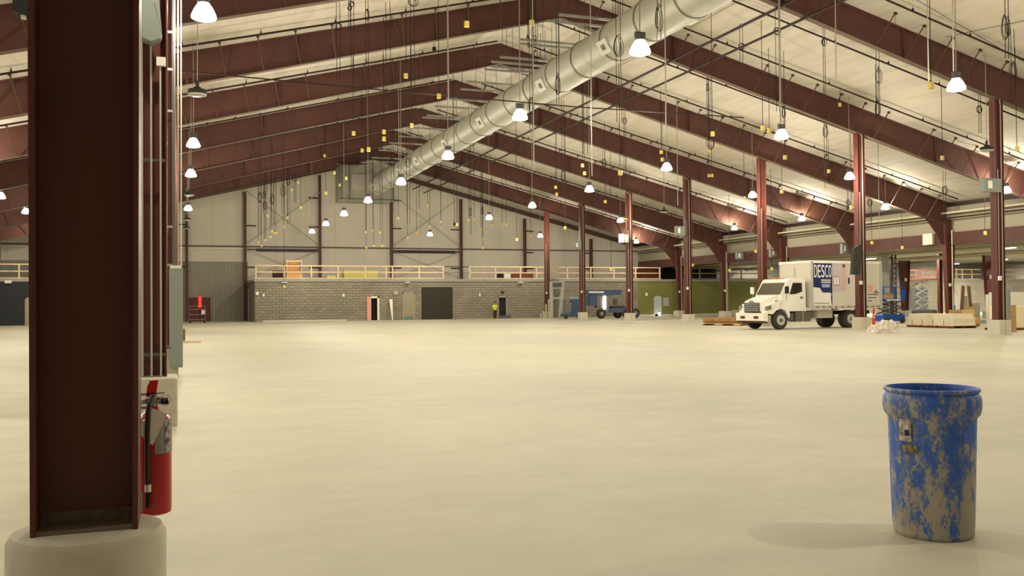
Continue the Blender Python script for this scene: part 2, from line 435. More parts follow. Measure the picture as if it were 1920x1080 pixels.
MB().box((XW, YG - .18, 7.42), (XE, YG - .02, 7.56)).build('rail', mat('girt_brown', (96, 78, 62), .7), t)
MB().box((XW, YG - .22, 7.18), (6.1, YG - .04, 7.32)).build('pale_pipe', PIPEC, t)
for nm, x0, x1 in (('left of the plywood crate', 7.3, 13.5), ('above the roller door', 21.4, 28.2)):
    tag(MB().box((x0, YG - .3, 7.0), (x1, YG - .1, 7.3)).build('wall_beam', PIPED), 'dark red horizontal beam on the gable wall ' + nm, 'beam', 'dark gable beams')
for nm, x0, x1 in (('left of the duct end box', 6.15, 13.62), ('above the roller door', 21.16, 28.87)):
    t = thing('cross_bracing', ((x0 + x1) / 2, YG - .4, 7.6), 'thin crossed bracing rods on the gable wall ' + nm, 'bracing', 'gable cross bracing')
    for a, b in ((x0, x1), (x1, x0)):
        MB().tube([(a, YG - .52, 7.6), (b, YG - .52, 13.2)], .03, 5).build('bracing_rod', PIPEG, t)
        MB().tube([(a, YG - .52, 7.2), (b, YG - .52, 1.0 + 3.2)], .025, 5).build('bracing_rod', PIPEG, t)

# ------------------------------------------------------------------ steel frames
braceR = None
def frame(k):
    y = YF[k]
    wh = {-3: 'overhead behind the camera side', -2: 'just ahead of the front column', -1: 'over the third left column', 0: 'nearest in view, crossing top right', 1: 'second in view from the camera',
          2: 'third in view from the camera', 3: 'fourth in view from the camera', 4: 'fifth in view from the camera', 5: 'sixth in view from the camera', 6: 'last one before the gable wall', 7: 'thin one against the gable wall'}[k]
    t = thing('roof_frame', (XR, y, under(XR)), 'red-oxide steel roof rafter pair, ' + wh, 'roof frame', 'roof rafter frames')
    thin = k == 7
    for sg, nm in ((1, 'right_rafter'), (-1, 'left_rafter')):
        xe = XE - .2 if sg > 0 else XW + .1
        mb = MB(); st = 8
        lowz = (lambda x: roof(x) - .45) if thin else under
        xs = [XR + (xe - XR) * i / st for i in range(st + 1)]
        mb.prism([(x, lowz(x)) for x in xs] + [(x, roof(x) - .02) for x in reversed(xs)], y - .008, y + .008)
        fl = MB()
        for fz, th, mm in ((lambda x: lowz(x), .03, fl), (lambda x: roof(x) - .05, .03, mb)):
            for i in range(st):
                a, b = xs[i], xs[i + 1]
                mm.prism([(a, fz(a)), (b, fz(b)), (b, fz(b) + th), (a, fz(a) + th)], y - .15, y + .15)
        if not thin:      # web stiffeners and splice plates
            for x in (XR + sg * 6.2, XR + sg * 12.4, XR + sg * 23):
                mb.box((x - .015, y - .14, under(x)), (x + .015, y + .14, roof(x) - .03))
        if sg > 0 and not thin:   # haunch at the eave
            mb.prism([(XE - .2, under(XE - .2)), (XE - 2.2, under(XE - 2.2)), (XE - 1.2, under(XE) - .5), (XE - .8, under(XE) - 1.2), (XE - .2, under(XE) - 1.4)], y - .008, y + .008)
        ro = mb.build(nm, RED, t)
        fl.build('bottom_flange', mat('floor_lit_flange', (104, 88, 72), .7), ro)  # greyer than the web: floor light on the underside put into the colour
    return t
FR = {k: frame(k) for k in range(-3, 8)}
# flange braces, one mesh per side shared by copies
def brace_mesh(sg):
    me = MB()
    me.tube([(0, -.12, .04), (sg * .3, -.95, 1.16 - .05)], .03, 6)
    me.cbox((sg * .3, -.97, 1.1), (.12, .1, .1))
    me_o = me.build('flange_brace', mat('brace_brown', (78, 56, 44), .6), origin=(0, 0, 0)); return me_o
br = {1: brace_mesh(1), -1: brace_mesh(-1)}
first = {1: True, -1: True}
for k in range(-1, 7):
    for sg in (1, -1):
        for j in range(1, 21):
            x = XR + sg * 1.55 * j
            if sg < 0 and x < -13 or (k < 0): continue
            if j in (6, 13): continue
            if first[sg]: o = br[sg]; first[sg] = False
            else: o = br[sg].copy(); col.objects.link(o)
            dz = roof(x) - under(x)
            o.parent = FR[k]; o.location = Vector((x, YF[k], under(x))) - LOC[FR[k]]
            o.scale = (1, 1, dz / 1.2)

# purlin-like straps and branch sprinkler pipes
BR = []
for k in range(0, 7):
    for dy, which in ((2.85, 'just beyond'), (-1.95, 'just in front of')):
        y = YF[k] + dy
        for sg, side in ((1, 'right'), (-1, 'left')):
            xe = XE - 1.2 if sg > 0 else XW + 1
            x0 = XR + sg * .8
            mb = MB().tube([(x0, y, roof(x0) - .25), (xe, y, roof(xe) - .25)], .045, 6)
            t = thing('sprinkler_pipe', (x0, y, roof(x0) - .25), 'thin sprinkler pipe, %s slope, %s the %s rafter in view' % (side, which, nth(k)), 'pipe', 'sprinkler branch pipes')
            mb.build('pipe_run', PIPED, t)
            hm = MB(); x = x0 + sg * 1.2
            while (x - xe) * sg < 0:
                hm.tube([(x, y, roof(x) - .25), (x, y, roof(x) - .02)], .012, 4); hm.cbox((x, y, roof(x) - .2), (.06, .06, .14)); x += sg * 3.05
            hm.build('pipe_hangers', PIPED, t)['kind'] = 'stuff'

# ------------------------------------------------------------------ columns and piers
def pier(x, y, lab, s=.70, h=.667, rnd=False):
    if rnd:
        o = MB().lathe([(s / 2, 0), (s / 2, h - .045), (s / 2 - .02, h - .012), (s / 2 - .06, h)], (x, y, 0), 48).build('concrete_pier', CONC, smooth=True)
    else:
        o = MB().rbox((x, y, h / 2), (s, s, h), .02).build('concrete_pier', CONC)
        o2 = MB().box((x - .006, y - s / 2 - .003, .02), (x + .006, y - s / 2 + .002, h - .03)).build('form_seam', GREYD, o)
    return tag(o, lab, 'pier', 'concrete column piers')
def right_col(k):
    x, y = XC, YF[k]
    nm = ['nearest in the row, far right', 'second in the row, in front of the truck', 'third in the row, behind the truck cab', 'fourth in the row, before the green wall',
          'fifth in the row, before the blue boom lift', 'sixth in the row, left of the boom lift', 'seventh in the row, against the block wall']
    lab = nm[k] if k >= 0 else 'out of view to the right'
    t = thing('steel_column', (x, y, .667), 'red right-row steel column, ' + lab, 'column', 'right row of steel columns')
    ibeam_col(MB(), x, y, .667, under(x) + .02, .48, .48, .34, .012, .025).build('column_shaft', REDC, t)
    MB().box((x - .3, y - .22, .667), (x + .3, y + .22, .69)).build('base_plate', REDC, t)
    if k >= 0:
        MB().tube([(x - .18, y - .22, 2.6), (x - .18, y - .22, 7.5)], .018, 6).build('conduit', PIPEG, t)
        MB().cbox((x - .18, y - .24, 2.55), (.14, .1, .2)).build('outlet_box', WHITEM, t)
    if k in (0, 1, 3, 4, 5):
        z1 = under(x) - .25
        MB().tube([(x + .05, y - .2, .7), (x + .05, y - .2, z1 if k < 2 else z1), (x - (.3 if k > 2 else 0), y - .2, z1 + .2)], .03, 6).build('downpipe', PIPEG, t)
    return t, lab
for k in range(-1, 7):
    t, lab = right_col(k)
    if k < 6: pier(XC, YF[k], 'square pier under the right-row column %s' % lab)
    else: pier(XC, YF[k], 'square concrete pier under the last right-row column', .6, .667)
# eave columns (tapered, haunched)
ez = ['', '', 'beside the white panel stack', 'behind the second right-row column', 'behind the truck box', 'between the green wall and the truck', 'at the green wall']
for k in range(2, 7):
    x, y = XE - .1, YF[k]
    t = thing('eave_column', (x, y, .6), 'tapered dark red eave column ' + ez[k], 'column', 'tapered eave columns')
    mb = MB(); z0, z1 = .6, under(XE) + .5
    ibeam_col(mb, x, y, z0, z1, .42, .95, .34, .012, .025); mb.build('column_shaft', REDC, t)
    MB().tube([(x + .1, y - .22, z0), (x + .1, y - .22, 6.4)], .05 if k != 5 else .12, 6).build('conduit', PIPEC if k == 2 else PIPEG, t)
    MB().cbox((x - .15, y - .25, 2.6), (.16, .1, .22)).build('outlet_box', WHITEM, t)
    pier(x, y, 'square pier under the eave column ' + ez[k], .9, .6)
# left row
def left_col(k, lab, rnd=False):
    x, y = XL, YF[k]
    t = thing('steel_column', (x, y, .667), lab, 'column', 'left row of steel columns')
    zt_ = under(x) + .02
    d1 = .432 + (.5 - .432) * min(1, (zt_ - .66) / 5)
    ibeam_col(MB(), x, y, .667, zt_, .425, .5, .3, .012, .022).build('column_shaft', REDC, t)
    MB().box((x - .2, y - .14, .667), (x + .2, y + .14, .682)).build('base_plate', mat('grouted_plate', (128, 116, 96), .9), t)
    return t
tA = left_col(-3, 'large dark brown I-beam column in the left foreground')
tB = left_col(-2, 'dark red column with three conduits, just behind the foreground column')
tC = left_col(-1, 'dark red column behind the grey trough, third of the left row')
for k in range(0, 7): left_col(k, 'distant left-row column, %s in line behind the grey trough' % nth(k))
pier(XL, YF[-3], 'round concrete pier under the foreground column', .655, .667, True)
pier(XL, YF[-2], 'square concrete pier behind the red fire extinguisher')
pier(XL, YF[-1], 'square concrete pier below the grey trough')
for k in range(0, 7): pier(XL, YF[k], 'distant square concrete pier of the left row, %s in line behind the trough' % nth(k))
# dust skirt at the base of the front column web
MB().box((XL - .19, YF[-3] - .009, .682), (XL + .19, YF[-3] - .0065, .74)).build('dusty_web_base', mat('dust', (112, 96, 78), .9, var=.2, scale=20), tA)
# column 2 fittings
yb = YF[-2] - .17
for u in (266.5, 283.5, 301):
    p = at(u, 300, Y=yb)
    zt_ = 4.95 if u > 300 else 6.2
    MB().tube([(p.x, yb, .68), (p.x, yb, zt_)], .013, 8).build('conduit', LGREY, tB, True)
for v in (300, 665):
    z = at(285, v, Y=yb).z
    MB().box((XL - .2, yb + .0, z - .022), (XL + .2, yb + .03, z + .022)).build('strut_channel', GREYD, tB)
p = at(302, 116, Y=yb)
MB().cbox((p.x, yb, p.z), (.12, .07, .12)).build('pull_box', WHITEM, tB)
MB().cbox((XL + .235, YF[-2], 1.06), (.05, .05, .05)).build('bolt', GALV, tB)
# flood-light hood hung on column 2
p = at(281, 30, Y=yb - .12)
t = thing('lamp_hood', (p.x, yb - .12, p.z), 'grey-green metal hood hanging at the top of the column behind the foreground one', 'hood')
q = [at(a, b, Y=yb - .12) for a, b in ((260, 8), (279, 4), (288, 8), (304, 68), (300, 76), (284, 82), (270, 76), (260, 66))]
MB().prism([(a.x, a.z) for a in q], yb - .26, yb + .02).build('shell', GREYP, t)
q = [at(a, b, Y=yb - .12) for a, b in ((266, -30), (296, -30), (304, 66), (290, 10), (278, 6), (260, 6))]
MB().prism([(a.x, a.z) for a in q], yb - .2, yb - .02).build('bracket', GALV, t)

# column 3 fittings: trough + tall conduits
yc = YF[-1] - .53
a = at(317, 503, Y=yc); b = at(343, 688, Y=yc)
t = thing('wireway_trough', (.5 * (a.x + b.x), yc, b.z), 'tall narrow grey-green electrical trough beside the left columns', 'electrical box')
MB().rbox(((a.x + b.x) / 2, yc, (a.z + b.z) / 2), (b.x - a.x, .3, a.z - b.z), .01).build('cabinet_body', GREYP, t)
MB().box((a.x + .01, yc - .16, b.z + .03), (b.x - .01, yc - .152, a.z - .03)).build('cover', GREYP, t)
MB().cbox(((a.x + b.x) / 2, yc, a.z + .03), (b.x - a.x - .04, .2, .06)).build('top_gland', WHITEM, t)
for i, (u0, r, m_) in enumerate(((326, .036, GREYD), (333.5, .02, PIPEG), (339.5, .014, PIPEC))):
    q = at(u0, 480, Y=yc)
    o = MB().tube([(q.x, yc, a.z + .05), (q.x + .02, yc, 11.2)], r, 8).build('riser_conduit', m_, smooth=True)
    tag(o, ['thick grey riser pipe, left one above the trough', 'thin pale riser pipe, middle one above the trough', 'thin white riser pipe, right one above the trough'][i], 'pipe', 'riser pipes above the trough')
for v in (60, 130, 208, 425, 497):
    q = at(316, v, Y=yc)
    MB().bar((q.x - .08, yc, q.z), (q.x + .12, yc, q.z), .05).build('pipe_clamp', GALV, tC)

# ------------------------------------------------------------------ fire extinguisher
ex, ey, ez0 = -.125, 4.86, .63
t = thing('fire_extinguisher', (ex, ey, ez0), 'red fire extinguisher hanging behind the foreground column', 'fire extinguisher')
R_ = .083
MB().lathe([(R_ - .02, ez0), (R_ - .003, ez0 + .008), (R_, ez0 + .03), (R_, ez0 + .44), (R_ - .01, ez0 + .472), (R_ - .035, ez0 + .492), (.03, ez0 + .503), (.026, ez0 + .525)],
           (ex, ey, 0), 40).build('cylinder', EXTR, t, True)
v0 = ez0 + .525
vl = MB().lathe([(.026, v0), (.026, v0 + .03), (.02, v0 + .032), (.02, v0 + .06)], (ex, ey, 0), 20)
vl.tube([(ex, ey, v0 + .035), (ex + .07, ey - .02, v0 + .035)], .009, 8); vl.tube([(ex, ey, v0 + .02), (ex - .09, ey - .02, v0 + .02)], .009, 8)
vl.build('valve', mat('brass_valve', (170, 164, 150), .3, .8), t, True)
MB().tube([(ex + .03, ey - .02, v0 + .02), (ex + .06, ey - .04, v0 + .02), (ex + .06, ey - .045, v0 + .02)], .011, 12).build('pressure_gauge', BLACK, t, True)
MB().tube([(ex + .055 + .025 * math.cos(a_), ey - .04, v0 + .03 + .025 * math.sin(a_)) for a_ in [i * PI / 8 for i in range(16)]], .0018, 5, closed=True).build('pin_ring', CHROME, t)
MB().prism([(ex - .035, v0 + .045), (ex + .012, v0 + .05), (ex + .022, v0 + .128), (ex - .012, v0 + .126), (ex - .028, v0 + .10)], ey - .012, ey + .012).build('handle', REDH, t)
MB().prism([(ex - .07, v0 + .052), (ex + .05, v0 + .06), (ex + .05, v0 + .068), (ex - .07, v0 + .062)], ey - .012, ey + .012).build('carry_lever', CHROME, t)
hs = MB().tube([(ex, ey - .02, v0 + .045), (ex - .012, ey - .07, v0 + .03), (ex - .022, ey - .1, v0 - .02), (ex - .026, ey - .104, ez0 + .4), (ex - .026, ey - .1, ez0 + .2), (ex - .024, ey - .098, ez0 + .16)], .0125, 10)
hs.build('hose', mat('hose_rubber', (52, 50, 44), .45), t, True)
MB().tube([(ex - .024, ey - .098, ez0 + .16), (ex - .024, ey - .098, ez0 + .125)], .0145, 10).build('hose_ferrule', WHITEM, t, True)
MB().tube([(ex - .024, ey - .098, ez0 + .125), (ex - .026, ey - .096, ez0 + .05)], [.012, .010], 10).build('nozzle', BLACK, t, True)
def wrap(cx, cy, R, a0, a1, z0, z1, n=10, rr=.0015):
    mb = MB(); V = []
    for zz in (z0, z1):
        for r_ in (R, R + rr):
            for i in range(n + 1):
                a_ = a0 + (a1 - a0) * i / n; V.append((cx + r_ * math.cos(a_), cy + r_ * math.sin(a_), zz))
    k = n + 1; Fs = []
    for i in range(n):
        Fs += [(k + i, k + i + 1, 3 * k + i + 1, 3 * k + i), (i, 2 * k + i, 2 * k + i + 1, i + 1), (i, i + 1, k + i + 1, k + i), (2 * k + i, 3 * k + i, 3 * k + i + 1, 2 * k + i + 1)]
    Fs += [(0, k, 3 * k, 2 * k), (n, 2 * k + n, 3 * k + n, k + n)]
    return mb.add(V, Fs)
D2 = math.radians
lb = wrap(ex, ey, R_, D2(-85), D2(5), ez0 + .3, ez0 + .465).build('instruction_label', LABEL, t)
wrap(ex, ey, R_ + .0017, D2(-52), D2(-30), ez0 + .31, ez0 + .46).build('pictogram_panel', mat('brown_label', (84, 60, 46), .6, c2=(190, 184, 170), scale=45), lb)
wrap(ex, ey, R_, D2(-160), D2(-125), ez0 + .03, ez0 + .12).build('small_label', LABEL, t)
tg = MB()
for pts in (((-.035, .43), (-.012, .475), (-.016, .33), (-.09, .375)), ((-.01, .485), (.065, .455), (-.002, .305), (-.03, .33))):
    tg.prism([(ex + a_, ez0 + .04 + b_) for a_, b_ in pts], ey - .0935, ey - .0915)
tg.build('inspection_tag', PAPER, t)
bk = MB().bar((ex - .02, ey + .0, ez0 + .555), (XL + .18, YF[-3] + .15, ez0 + .555), .012, .02); bk.tube([(ex - .02, ey - .01, v0 - .005), (ex - .12, ey - .04, v0 - .005)], .006, 8)
bk.build('wall_bracket', GALV, t)

# ------------------------------------------------------------------ blue drum
bx_, by_ = 4.985, 5.13
t = thing('plastic_drum', (bx_, by_, 0), 'open-topped blue plastic drum caked with grey mud', 'drum')
prof = [(.20, .012), (.252, 0), (.262, .012), (.266, .035), (.262, .05), (.267, .07), (.277, .40), (.287, .78), (.289, .815), (.294, .828), (.308, .842), (.318, .87), (.3235, .91), (.3225, .94),
        (.318, .968), (.306, .99), (.302, .994), (.303, 1.0), (.314, 1.004), (.317, 1.014), (.312, 1.026), (.300, 1.028), (.294, 1.015), (.290, .98), (.302, .93), (.300, .87), (.276, .82), (.262, .40), (.25, .04), (.0, .035)]
MB().lathe(prof, (bx_, by_, 0), 72, cap=False).build('drum_shell', BARR, t, True)
MB().lathe([(.0, .004), (.25, .004), (.25, .012), (.0, .012)], (bx_, by_, 0), 48, cap=False).build('drum_bottom', BARR, t)
def sticker(u0, u1, v0_, v1_, name, m, R, parent, rr=.002):
    # find angle on the drum surface for a pixel column
    def ang(u, v):
        d = ray(u, v); d2 = Vector((d.x, d.y)); o2 = Vector((-bx_, -by_)); A = d2.dot(d2); B_ = 2 * o2.dot(d2); C_ = o2.dot(o2) - R * R
        tt = (-B_ - math.sqrt(max(0, B_ * B_ - 4 * A * C_))) / (2 * A); P = CAM + d * tt
        return math.atan2(P.y - by_, P.x - bx_), P.z
    vm = (v0_ + v1_) / 2
    a0, _ = ang(u0, vm); a1, _ = ang(u1, vm); um = (u0 + u1) / 2
    return wrap(bx_, by_, R, a0, a1, ang(um, v1_)[1], ang(um, v0_)[1], 6, rr).build(name, m, parent)
s1 = sticker(1686, 1709, 786, 827, 'torn_sticker', mat('torn_paper', (222, 218, 205), .8, c2=(120, 104, 80), scale=26), .2925, t, .002)
sticker(1696, 1704, 806, 817, 'blue_mark', mat('blue_ink', (24, 40, 120), .6), .2948, s1, .001)
sticker(1692, 1720, 835, 849, 'torn_strip', mat('tan_strip', (176, 160, 126), .8, c2=(96, 84, 62), scale=40), .2905, t, .002)

# ------------------------------------------------------------------ high-bay lamps
def lamp_proto(lit):
    t = bpy.data.objects.new('high_bay_lamp', None); col.objects.link(t); LOC[t] = Vector((0, 0, 0))
    h = MB().lathe([(.04, .53), (.05, .52), (.11, .51), (.115, .40), (.13, .37), (.13, .34), (.08, .33)], n=16)
    h.box((-.14, -.05, .42), (-.1, .05, .54)); h.box((.1, -.05, .42), (.14, .05, .54)); h.box((-.14, -.03, .52), (.14, .03, .56))
    for dx in (-.1, .1): h.box((dx - .015, -.015, .28), (dx + .015, .015, .35))
    h.build('ballast_housing', BALLAST if not lit else GREYD, t, True)
    A_ = ACRY if lit else UNLIT
    MB().lathe([(.125, .32), (.15, .30), (.205, .215), (.215, .20)], n=24, cap=False).build('reflector', A_, t, True)
    MB().lathe([(.215, .20), (.222, .175)], n=24, cap=False).build('reflector_band', mat('amber_band', (216, 180, 140), .5, em=(255, 215, 170), ems=2.2) if lit else UNLIT, t, True)
    MB().lathe([(.222, .175), (.262, .09), (.275, .04), (.27, .0), (.255, -.005)], n=24, cap=False).build('lower_skirt', A_, t, True)
    MB().lathe([(.255, -.005), (.2, -.03), (.12, -.045), (.001, -.05)], n=24, cap=False).build('lens', A_, t, True)
    return t
PL, PU = lamp_proto(True), lamp_proto(False)
LD = bpy.data.lights.new('bulb', 'POINT'); LD.energy = LAMP_W; LD.color = LAMP_COL; LD.shadow_soft_size = .09
LH = 8.17
lamps = []
rowname = {0: 'left row above the grey trough', 1: 'row just left under the duct', 2: 'row right of the duct', 3: 'row by the right columns', 4: 'eave row', -1: 'far left row'}
def L(row, X, Y, lit, Z=None): lamps.append((row, X, Y, lit, Z or LH))
for j, (Y, lit) in enumerate([(3.1, 0), (12.2, 1), (21.62, 1), (30.07, 0), (39.37, 1), (48.53, 1), (58., 0), (66., 1), (75.15, 0), (83.5, 0)]):
    L(0, .51, Y, lit)
for Y in (3.1, 12.2, 21.19, 30.14, 39.36, 48.61, 57.9, 67.0, 75.87, 84.3): L(1, 11.2, Y, Y != 12.2)
for Y in (12.2, 21.86, 30.6, 39.74, 48.8, 58.04, 67.3, 85.2): L(2, 22.4, Y, 1)
for Y, lit in ((12.2, 1), (21.8, 1), (31.15, 0), (40.03, 1), (48.89, 1), (60.07, 0), (67.26, 1), (84.93, 1)): L(3, 33.6, Y, lit, 8.2)
for Y in (12.2, 21.8, 30.8, 40.2, 49.9, 58.8, 67.9, 86.0): L(4, 44.8, Y, 1, 7.85)
for Y in (3.1, 12.2, 21.2, 30.3, 39.5, 48.6, 61.5, 71.0, 84): L(-1, -10.0, Y, 1)
usedL = {True: 0, False: 0}
for ch in list(PU.children): bpy.data.objects.remove(ch)
MB().lathe([(.03, .54), (.05, .53), (.055, .36), (.11, .34), (.12, .27)], n=16).build('ballast_housing', BALLAST, PU, True)
MB().lathe([(.10, .28), (.27, .26), (.285, .22), (.28, .12)], n=28, cap=False).build('dark_shade', BALLAST, PU, True)
MB().lathe([(.28, .12), (.275, .09), (.2, .07), (.001, .06)], n=28, cap=False).build('pale_lens', UNLIT, PU, True)
KIDS = {PL: list(PL.children), PU: list(PU.children)}
cnt = {}
for row, X, Y, lit, Z in lamps:
    P = PL if lit else PU
    if not usedL[bool(lit)]: o = P; usedL[bool(lit)] = 1
    else:
        o = P.copy(); col.objects.link(o)
        for ch in KIDS[P]:
            c = ch.copy(); col.objects.link(c); c.parent = o
    Zb = Z - .12
    o.location = (X, Y, Zb); LOC[o] = Vector((X, Y, Zb))
    inv = depth((X, Y, Z)) < 18 or (row in (3, 4) and Y < 30) or (row == 2 and Y < 20)
    i = cnt.get(row, 0)
    if not inv: cnt[row] = i + 1
    tag(o, '%s high-bay lamp, %s from the camera, %s' % ('lit' if lit else 'unlit dark', nth(i), rowname[row]) if not inv
        else ('lit' if lit else 'unlit') + ' high-bay lamp outside the picture, %s, %d metres ahead' % (rowname[row], Y), 'lamp', ('high-bay lamps, ' + rowname[row]) if not inv else 'high-bay lamps outside the picture')
    MB().tube([(X, Y, Zb + .54), (X + .01, Y, (Zb + roof(X)) / 2), (X, Y, roof(X) - .02)], .016, 5).build('hanging_stem', PIPEG, o)
    if lit:
        lo = bpy.data.objects.new('bulb', LD); col.objects.link(lo); lo.parent = o; lo.location = (0, 0, .12)

# ------------------------------------------------------------------ duct
ZD = 12.62; RD = .84; Y0d, Y1d = 22, 85.4
t = thing('spiral_duct', (XR, 55, ZD - RD), 'long round galvanised duct running under the roof ridge', 'duct')
MB().lathe([(RD, Y0d), (RD, Y1d)], (XR, 0, ZD), 48, axis=1).build('duct_pipe', DUCTM, t, True)
y = Y0d + .6
while y < Y1d:
    MB().lathe([(RD + .004, y - .05), (RD + .035, y - .03), (RD + .035, y + .03), (RD + .004, y + .05)], (XR, 0, ZD), 48, axis=1, cap=False).build('coupling_band', mat('band_grey', (110, 104, 88), .5, .3), t, True)
    y += 3.05
for u, v in ((1139, 78), (1020, 170), (905, 214), (838, 260), (785, 291), (704, 338), (752, 310)):
    P = at(u, v, X=XR - .6); yy = min(P.y, 84)
    c = Vector((XR - RD * .80, yy, ZD - RD * .42)); n_ = Vector((-.87, 0, -.5)); tq = Vector((-.5, 0, .87))
    def bb(mb, d0, d1, hw, hl):
        V = [c + n_ * d + tq * (a_ * hw) + Vector((0, b_ * hl, 0)) for d in (d0, d1) for a_, b_ in ((-1, -1), (1, -1), (1, 1), (-1, 1))]
        return mb.add(V, [(0, 1, 2, 3), (4, 5, 6, 7), (0, 1, 5, 4), (1, 2, 6, 5), (2, 3, 7, 6), (3, 0, 4, 7)])
    r_ = bb(MB(), -.12, .14, .30, .42).build('supply_register', LGREY, t)
    bb(MB(), .14, .155, .12, .16).build('grille', mat('brown_grille', (98, 84, 60), .6), r_)
for Y in (30, 42, 54, 66, 78):
    P = Vector((XR + RD * .8, Y, ZD - RD * .5))
    MB().cbox(P, (.3, .6, .3)).build('side_register', LGREY, t)
# end plenum
a = at(637, 310, Y=86.4); b = at(735, 378, Y=86.4)
t = thing('air_plenum', ((a.x + b.x) / 2, 87, b.z), 'large grey sheet-metal plenum box at the far end of the duct', 'duct box')
MB().box((a.x, 85.6, b.z), (b.x, 89, a.z)).build('casing', mat('sheet_metal', (136, 132, 116), .5, .3, var=.1, scale=.7), t)
MB().box((a.x + .9, 85.5, b.z + .9), (a.x + 3, 85.6, a.z - .9)).build('intake_louver', mat('pale_louver', (150, 140, 128), .6), t)
for z in (b.z, a.z - .1):
    MB().box((a.x - .5, 85.45, z), (b.x + .3, 85.6, z + .1)).build('casing_frame', GREYD, t)
for x in (a.x, a.x + .7, b.x - .1):
    MB().box((x, 85.45, b.z), (x + .09, 85.58, a.z)).build('casing_frame', GREYD, t)
for x in (a.x + .2, b.x - .2):
    MB().tube([(x, 87, a.z), (x, 87, roof(x) - .03)], .04, 5).build('hanger_rod', PIPED, t)
# trapeze bars over the duct
bars = [(1046, -18), (1030, -28), (984, 11), (975, 20), (942, 47), (930, 58), (919, 67), (912, 74), (882, 97), (864, 117), (840, 136), (822, 152), (800, 171), (795, 173), (770, 192), (749, 209), (733, 225), (715, 240), (697, 257), (688, 265), (678, 275), (655, 291)]
ys = []
for u, v in bars:
    P = at(u, (565 - .857 * (u - 338)), X=15.35)
    if P.y < 84.5: ys.append(P.y)
for i, Y in enumerate(sorted(ys)):
    ln = 4.0 + (i % 3) * .25
    tb = MB().box((XR - ln / 2, Y - .05, 13.98), (XR + ln / 2, Y + .05, 14.08))
    o = thing('trapeze_bar', (XR, Y, 13.98), 'pale support bar above the duct, %s from the camera' % nth(i), 'support bar', 'support bars over the duct')
    tb.build('strut', GALV, o)
    rod = MB()
    for sx in (-1, 1): rod.tube([(XR + sx * 1.1, Y, 14.05), (XR + sx * 1.1, Y, roof(XR + 1.1) - .03)], .012, 4)
    rod.build('threaded_rods', PIPED, o)['kind'] = 'stuff'

# ------------------------------------------------------------------ main pipes
for x, nm in ((23.3, 'left'), (24.45, 'right')):
    zz = at(1435, 27, X=23.3).z if x < 24 else at(1435, 68, X=24.45).z
    tag(MB().tube([(x, 24, zz), (x, 95.5, zz)], .06, 8).build('main_pipe', PIPED, smooth=True), 'long dark main pipe right of the duct, %s of the pair' % nm, 'pipe', 'pair of main pipes')
tag(MB().tube([(-1, 38.5, 10.9), (8, 38.5, 10.7), (17, 38.5, 10.55), (26, 38.5, 10.6)], .028, 6).build('crossing_cable', PIPED), 'thin dark cable stretched across the hall in front of the rafters', 'cable')
tag(MB().tube([(26, 29, roof(26) - .15), (34, 30.2, roof(34) - .15), (42, 30.8, roof(42) - .15)], .012, 5).build('brace_wire', PIPED), 'thin bracing wire lying close under the roof at upper right', 'wire', 'roof bracing wires')
tag(MB().tube([(33, 23, roof(33) - .12), (31.2, 31, roof(31.2) - .12)], .012, 5).build('brace_wire', PIPED), 'thin slanting bracing wire under the roof near the nearest right column', 'wire', 'roof bracing wires')

# eave lines and wing
tag(MB().box((XE - .3, 20, roof(XE) - .25), (XE - .1, YG - .4, roof(XE) - .02)).build('eave_strut', PIPED), 'long dark red eave strut along the right edge of the roof', 'beam')
for i, (x, z, r, m_) in enumerate(((XE - .7, 7.55, .06, PIPEC), (XE - .6, 7.2, .05, PIPED))):
    tag(MB().tube([(x, 20, z), (x, 95.5, z)], r, 8).build('eave_pipe', m_, smooth=True), ['pale pipe running along the right eave', 'dark pipe running just below the pale eave pipe'][i], 'pipe', 'eave pipes')
t = thing('eave_girder', (XE + .1, 55, 5.4), 'deep dark red girder along the opening to the side wing', 'beam')
JY = at(1743, 448, X=XE).y
for a_, b_ in ((20, JY), (JY, YG - .4)):
    MB().box((XE + .0, a_, 5.35), (XE + .04, b_, 6.25)).build('girder_web', RED, t)
    MB().box((XE - .1, a_, 5.35), (XE + .14, b_, 5.38)).build('girder_flange', RED, t)
tag(MB().box((XE - .2, JY - .45, 5.5), (XE - .02, JY + .45, 6.3)).build('junction_cabinet', WHITEM), 'pale rectangular cabinet in the gap of the eave girder', 'cabinet')
for i, (x, z, r, m_) in enumerate(((52.4, 5.62, .1, PIPEC), (54.5, 5.5, .08, PIPEC), (56.6, 5.45, .14, PIPEC), (58.5, 5.75, .1, PIPEG), (60.2, 5.2, .1, PIPEC), (64.5, 5.3, .14, PIPEC))):
    tag(MB().tube([(x, 20, z), (x, 95.5, z)], r, 8).build('wing_pipe', m_, smooth=True), 'long pipe under the side wing ceiling, %s out from the eave girder' % nth(i), 'pipe', 'pipes under the wing ceiling')
for i, Y in enumerate((40., 49., 57.9, 67.3, 77)):
    x = 62.5
    t = thing('wing_column', (x, Y, .6), 'dark red column widening towards its top in the side wing, %s from the camera' % nth(i), 'column', 'side wing columns')
    ibeam_col(MB(), x, Y, .6, 5.15, .55, 1.15, .3, .012, .03).build('column_shaft', REDC, t)
    MB().cbox((x - .1, Y - .25, 3.4), (.2, .12, .3)).build('outlet_box', WHITEM, t)
    pier(x, Y, 'concrete pier under the side wing column, %s from the camera' % nth(i), .8, .6)
tag(ibeam_col(MB(), at(1763, 580, Y=68).x, 68.0, 0.0, 5.9, .36, .36, .3, .012, .025).build('post', REDC), 'slim dark red post just left of the nearest tapered eave column', 'column', 'slim wing posts')
